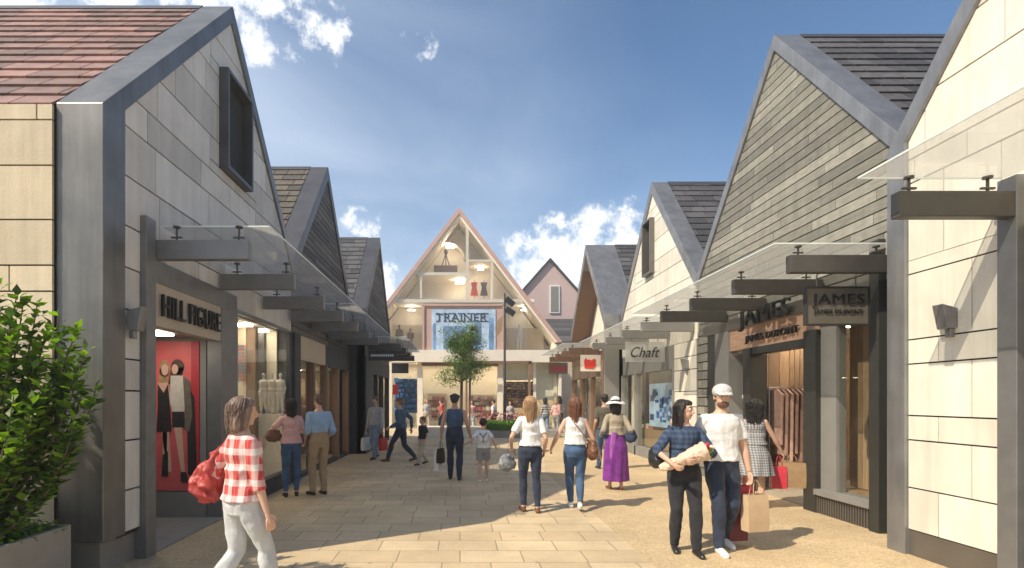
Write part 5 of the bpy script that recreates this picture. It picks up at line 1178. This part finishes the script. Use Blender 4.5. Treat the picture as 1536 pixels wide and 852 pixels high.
# 11 hat lady
p = person('sunhat', 2.86, 9.8, -3, 1.68, 'woman in wide white sun hat and long purple wrap skirt seen from behind', hair=('midi', 'hair black'), top=('olive sheer', 'elbow'), bottom=('longskirt', 'purple'), shoes='brown leather', wr=((-.14, .10, .60), (.15, .08, .60)), feet=((.03, 0), (-.02, 0)), hat=('sun', 'white cotton'), vox=.008, hem=.06)
c = MB(); base = [p['sp'](z, -.074, x) for z, x in ((.10, -.03), (-.05, -.05), (-.22, -.045), (-.40, -.05))]
c.tube(base, [(.05, .02), (.055, .02), (.05, .02), (.03, .015)], 12); o = c.build('skirt_fold', 'pale purple'); o.parent = p['root']; o.matrix_parent_inverse = (Matrix.Translation(p['root'].location) @ Matrix.Rotation(R(-3), 4, 'Z')).inverted()
soft_bag(tuple(p['sp'](.06, -.02, .16)), (.22, .15, .24), 'dark navy shirt', 'navy bag under the right arm of the sun hat woman', [p['sp'](.29, .03, .06), p['sp'](.30, -.02, .07), p['sp'](.12, -.03, .15)])
# 12 man beyond her
p = person('olive', 3.42, 12.6, 0, 1.78, 'man in dark olive shirt and jeans walking beyond the sun hat woman', 'm', 'skin tan', hair=('short', 'hair black'), top=('olive dark', 'short'), bottom=('pants', 'blue jeans'), feet=((.08, 0), (-.06, 0)), vox=.011)
# 13/14 couple
p = person('shopper woman', 2.46, 5.86, 172, 1.66, 'woman with long black hair and navy shirt holding a wrapped bouquet', 'f', 'skin light', hair=('long', 'hair black'), top=('blue check', 'elbow'), bottom=('pants', 'black trousers'), shoes='black leather', wr=((-.05, .15, .62), (.12, .17, .60)), feet=((.08, 0), (-.02, .0)), head=(52, -2), vox=.0055, face=True, poleL=(-1, -.3, -.4), poleR=(1, -.3, -.4), hem=.06, curl=.9)
soft_bag(tuple(p['sp'](.09, -.03, .17)), (.16, .28, .24), 'black leather', 'black shoulder bag under the arm of the woman with the bouquet', [p['sp'](.29, .05, .085), p['sp'](.305, -.01, .09), p['sp'](.18, -.02, .17)])
a = p['sp'](.01, .11, .22); b_ = p['sp'](.155, .13, -.10)
bo = thing('wrapped_bouquet', 'paper wrapped bouquet of flowers in the arms of the dark haired woman', 'bouquet', a)
c = MB(); pp = [a.lerp(b_, u) for u in (0, .15, .35, .6, .85, 1.0)]; c.tube([q-a for q in pp], [.015, .035, .05, .068, .088, .10], 14, cap=False); c.tube([q-a+Vector((0, .0, 0)) for q in pp[1:]], [.03, .045, .062, .082, .09], 14); finish(remesh(c, .008, 1), 'paper_wrap', 'bouquet paper' if 'bouquet paper' in M else 'kraft paper', bo, .014, (14, 14, 14), 2, True)
mat('bouquet paper', (.62, .48, .36), .6, nscale=10, namt=.08); bo.children[0].data.materials[0] = M['bouquet paper']
d_ = (b_-a).normalized()
for nm, m_, cnt, off in (('flowers', 'red', 22, .0), ('flowers', 'cream trim', 16, .02), ('leaves', 'hedge leaf', 10, .0)):
    c = MB()
    for k in range(cnt): q = b_-a+d_*random.uniform(-.01, .035)+Vector((random.uniform(-1, 1), random.uniform(-1, 1), random.uniform(-1, 1)))*.052; c.ball(q, random.uniform(.012, .022), 8, 6)
    finish(c.raw(), nm, m_, bo)
pw = p
p = person('shopper man', 2.90, 5.92, 182, 1.82, 'bearded man in grey cap, white tee and dark jeans with his arm round the woman', 'm', 'skin light', hair=('short', 'hair brown'), top=('white cotton', 'short'), bottom=('pants', 'navy jeans'), shoes='white leather', wr=((-.155, .03, .475), (.25, -.045, .73)), poleL=(-.8, -.8, 0), poleR=(.0, -.5, -1), feet=((-.08, .02), (.08, 0)), head=(-14, 4), vox=.0055, face=True, beard=True, hat=('cap', 'grey cap') if 'grey cap' in M else ('cap', 'grey cotton'), curl=.9)
cloth('grey cap', (.50, .50, .50))
for o in p['root'].children:
    if o.name.startswith('cap'): o.data.materials[0] = M['grey cap']
hn = p['hand'][0]
paper_bag(hn+Vector((.04, -.02, 0)), .26, .40, .12, 'kraft paper', 'large kraft paper bag in the hand of the man in the cap', 12, .16)
paper_bag(hn+Vector((-.02, .10, .0)), .20, .20, .10, 'red paper', 'small red bag held beside the kraft bag of the man in the cap', 10, .08)
paper_bag(hn+Vector((-.06, .20, 0)), .24, .52, .10, 'maroon paper', 'dark maroon carrier bag behind the man in the cap', 10, .2)
# 15 woman at the shop door
p = person('dress', 4.50, 8.15, -28, 1.66, 'woman with curly dark hair in a checked sleeveless dress entering the fashion shop', 'f', 'skin light', hair=('curly', 'hair black'), top=('check', 'none'), bottom=('skirt', 'check'), shoes='black leather', wr=((-.15, .04, .50), (.22, .10, .52)), feet=((.06, 0), (-.04, 0)), vox=.008, hem=.05)
paper_bag(p['hand'][1]+Vector((.12, .0, .02)), .36, .38, .14, 'brown bag', 'brown paper bag in the right hand of the woman in the checked dress', -20, .12)
paper_bag(p['hand'][1]+Vector((-.06, .03, 0)), .20, .34, .12, 'red paper', 'glossy red bag between the brown bag and the checked dress', -20, .16)
paper_bag(p['hand'][0]+Vector((.0, .0, 0)), .20, .30, .10, 'red paper', 'red bag hanging in front of the legs of the woman in the checked dress', 60, .2)
# far people in the square
for a in [(.0, (818-690)*24.6/800, 24.6, 5, 1.72, 'stripe', 'light jeans', 'hair black', 'distant person in black and white striped top near the right shops', 'midi'),
          (.0, (833-690)*24.2/800, 24.0, -30, 1.68, 'pink top', 'grey cotton', 'hair blond', 'distant blond person in pink top beside the striped one', 'bob'),
          (.0, (845-690)*25/800, 26.0, 20, 1.80, 'beige cotton', 'black trousers', 'hair black', 'distant dark haired person in beige behind the brown haired woman', 'curly'),
          (.0, (741-690)*26.4/800, 26.4, 60, 1.62, 'white cotton', 'black trousers', 'hair black', 'distant person in white top beside the red flowers', 'short'),
          (.0, (766-690)*27/800, 27.2, 170, 1.55, 'grey shirt', 'navy jeans', 'hair brown', 'distant person in grey near the lamp post', 'bob'),
          (.0, (640-690)*27/800, 27.0, 200, 1.66, 'grey shirt', 'beige cotton', 'hair blond', 'distant person in pale grey left of the street tree', 'midi'),
          (.0, (662-690)*27.5/800, 27.5, 90, 1.60, 'red jersey', 'navy jeans', 'hair brown', 'distant person in red top browsing by the entrance', 'short'),
          (.0, (708-690)*26/800, 25.6, 160, 1.60, 'pink top', 'pale jeans', 'hair chestnut', 'distant person in pink standing right behind the street tree', 'long')]:
    person('far', a[1], a[2], a[3], a[4], a[8], 'f', 'skin light', hair=(a[9], a[7]), top=(a[5], 'short'), bottom=('pants', a[6]), feet=((.06, 0), (-.06, 0)), vox=.018)
# mannequins and dress forms
def mann(x, y, z, h, m, label, rz=180, pose=((None), (None)), group='shop mannequins'):
    p = person('m', 0, 0, 0, h, label, 'm' if m == 'mannequin dark' else 'f', m, hair=('bald', m), top=(m, 'none'), bottom=('skinny', m), shoes=m, wr=pose, vox=.02, group=group)
    r = p['root']; r.name = 'mannequin'; r['category'] = 'mannequin'; r.location = (x, y, z); r.rotation_euler = (0, 0, R(rz)); return r
g1 = mann(-3.45, 10.25, 1.38, .80, 'mannequin white', 'rightmost of the three small pale mannequins inside the lit left window', 180)
for lb, xx in (('middle one of the three small pale mannequins inside the lit left window', -3.61), ('leftmost of the three small pale mannequins inside the lit left window', -3.77)):
    r = g1.copy(); COL.objects.link(r); r.location = (xx, 10.25, 1.38); r['label'] = lb
    for ch in g1.children: q = ch.copy(); COL.objects.link(q); q.parent = r
mann(cp(597), YC+.6, cz(526), 1.55, 'mannequin dark', 'dark mannequin at the far left upper window of the end store', 180)
mann(cp(614), YC+.6, cz(526), 1.35, 'mannequin dark', 'dark mannequin with hands on hips on the upper floor of the end store', 180, ((-.13, .05, .55), (.13, .05, .55)))
mann(cp(780), YC+.5, cz(526), 1.6, 'mannequin white', 'pale mannequin on the upper floor right of the picture board', 180)
for px, m_, lb in ((712, 'logo red', 'small orange red dress on the upper right shelf of the glazed gable'), (727, 'charcoal render', 'small dark dress on the upper right shelf of the glazed gable')):
    x = cp(px); z = cz(448); c = MB(); c.prism([(x-.22, z+.35), (x+.22, z+.35), (x+.12, z+.85), (x+.2, z+1.1), (x-.2, z+1.1), (x-.12, z+.85)], 'y', YC+.8, YC+1.0); c.tube([(x, YC+.9, z), (x, YC+.9, z+1.25)], .02, 6); c.tube([(x-.15, YC+.9, z+.012), (x+.15, YC+.9, z+.012)], .03, 6)
    single(c, 'dress_form', m_, lb, 'dress form', (x, YC+.9, z), 'dress forms in the gable', bevel=.03)
x = cp(668); z = cz(394); c = MB(); 
for s in ((-.22, -.15), (.22, -.15), (0, .2)): c.tube([(x+s[0], YC+.9+s[1], z), (x, YC+.9, z+.75)], .03, 6)
c.ball((x, YC+.9, z+.85), (.12, .12, .18)); single(c, 'tripod_ornament', 'mannequin dark', 'small dark tripod ornament standing on the crate in the gable', 'ornament', (x, YC+.9, z), smooth=False)
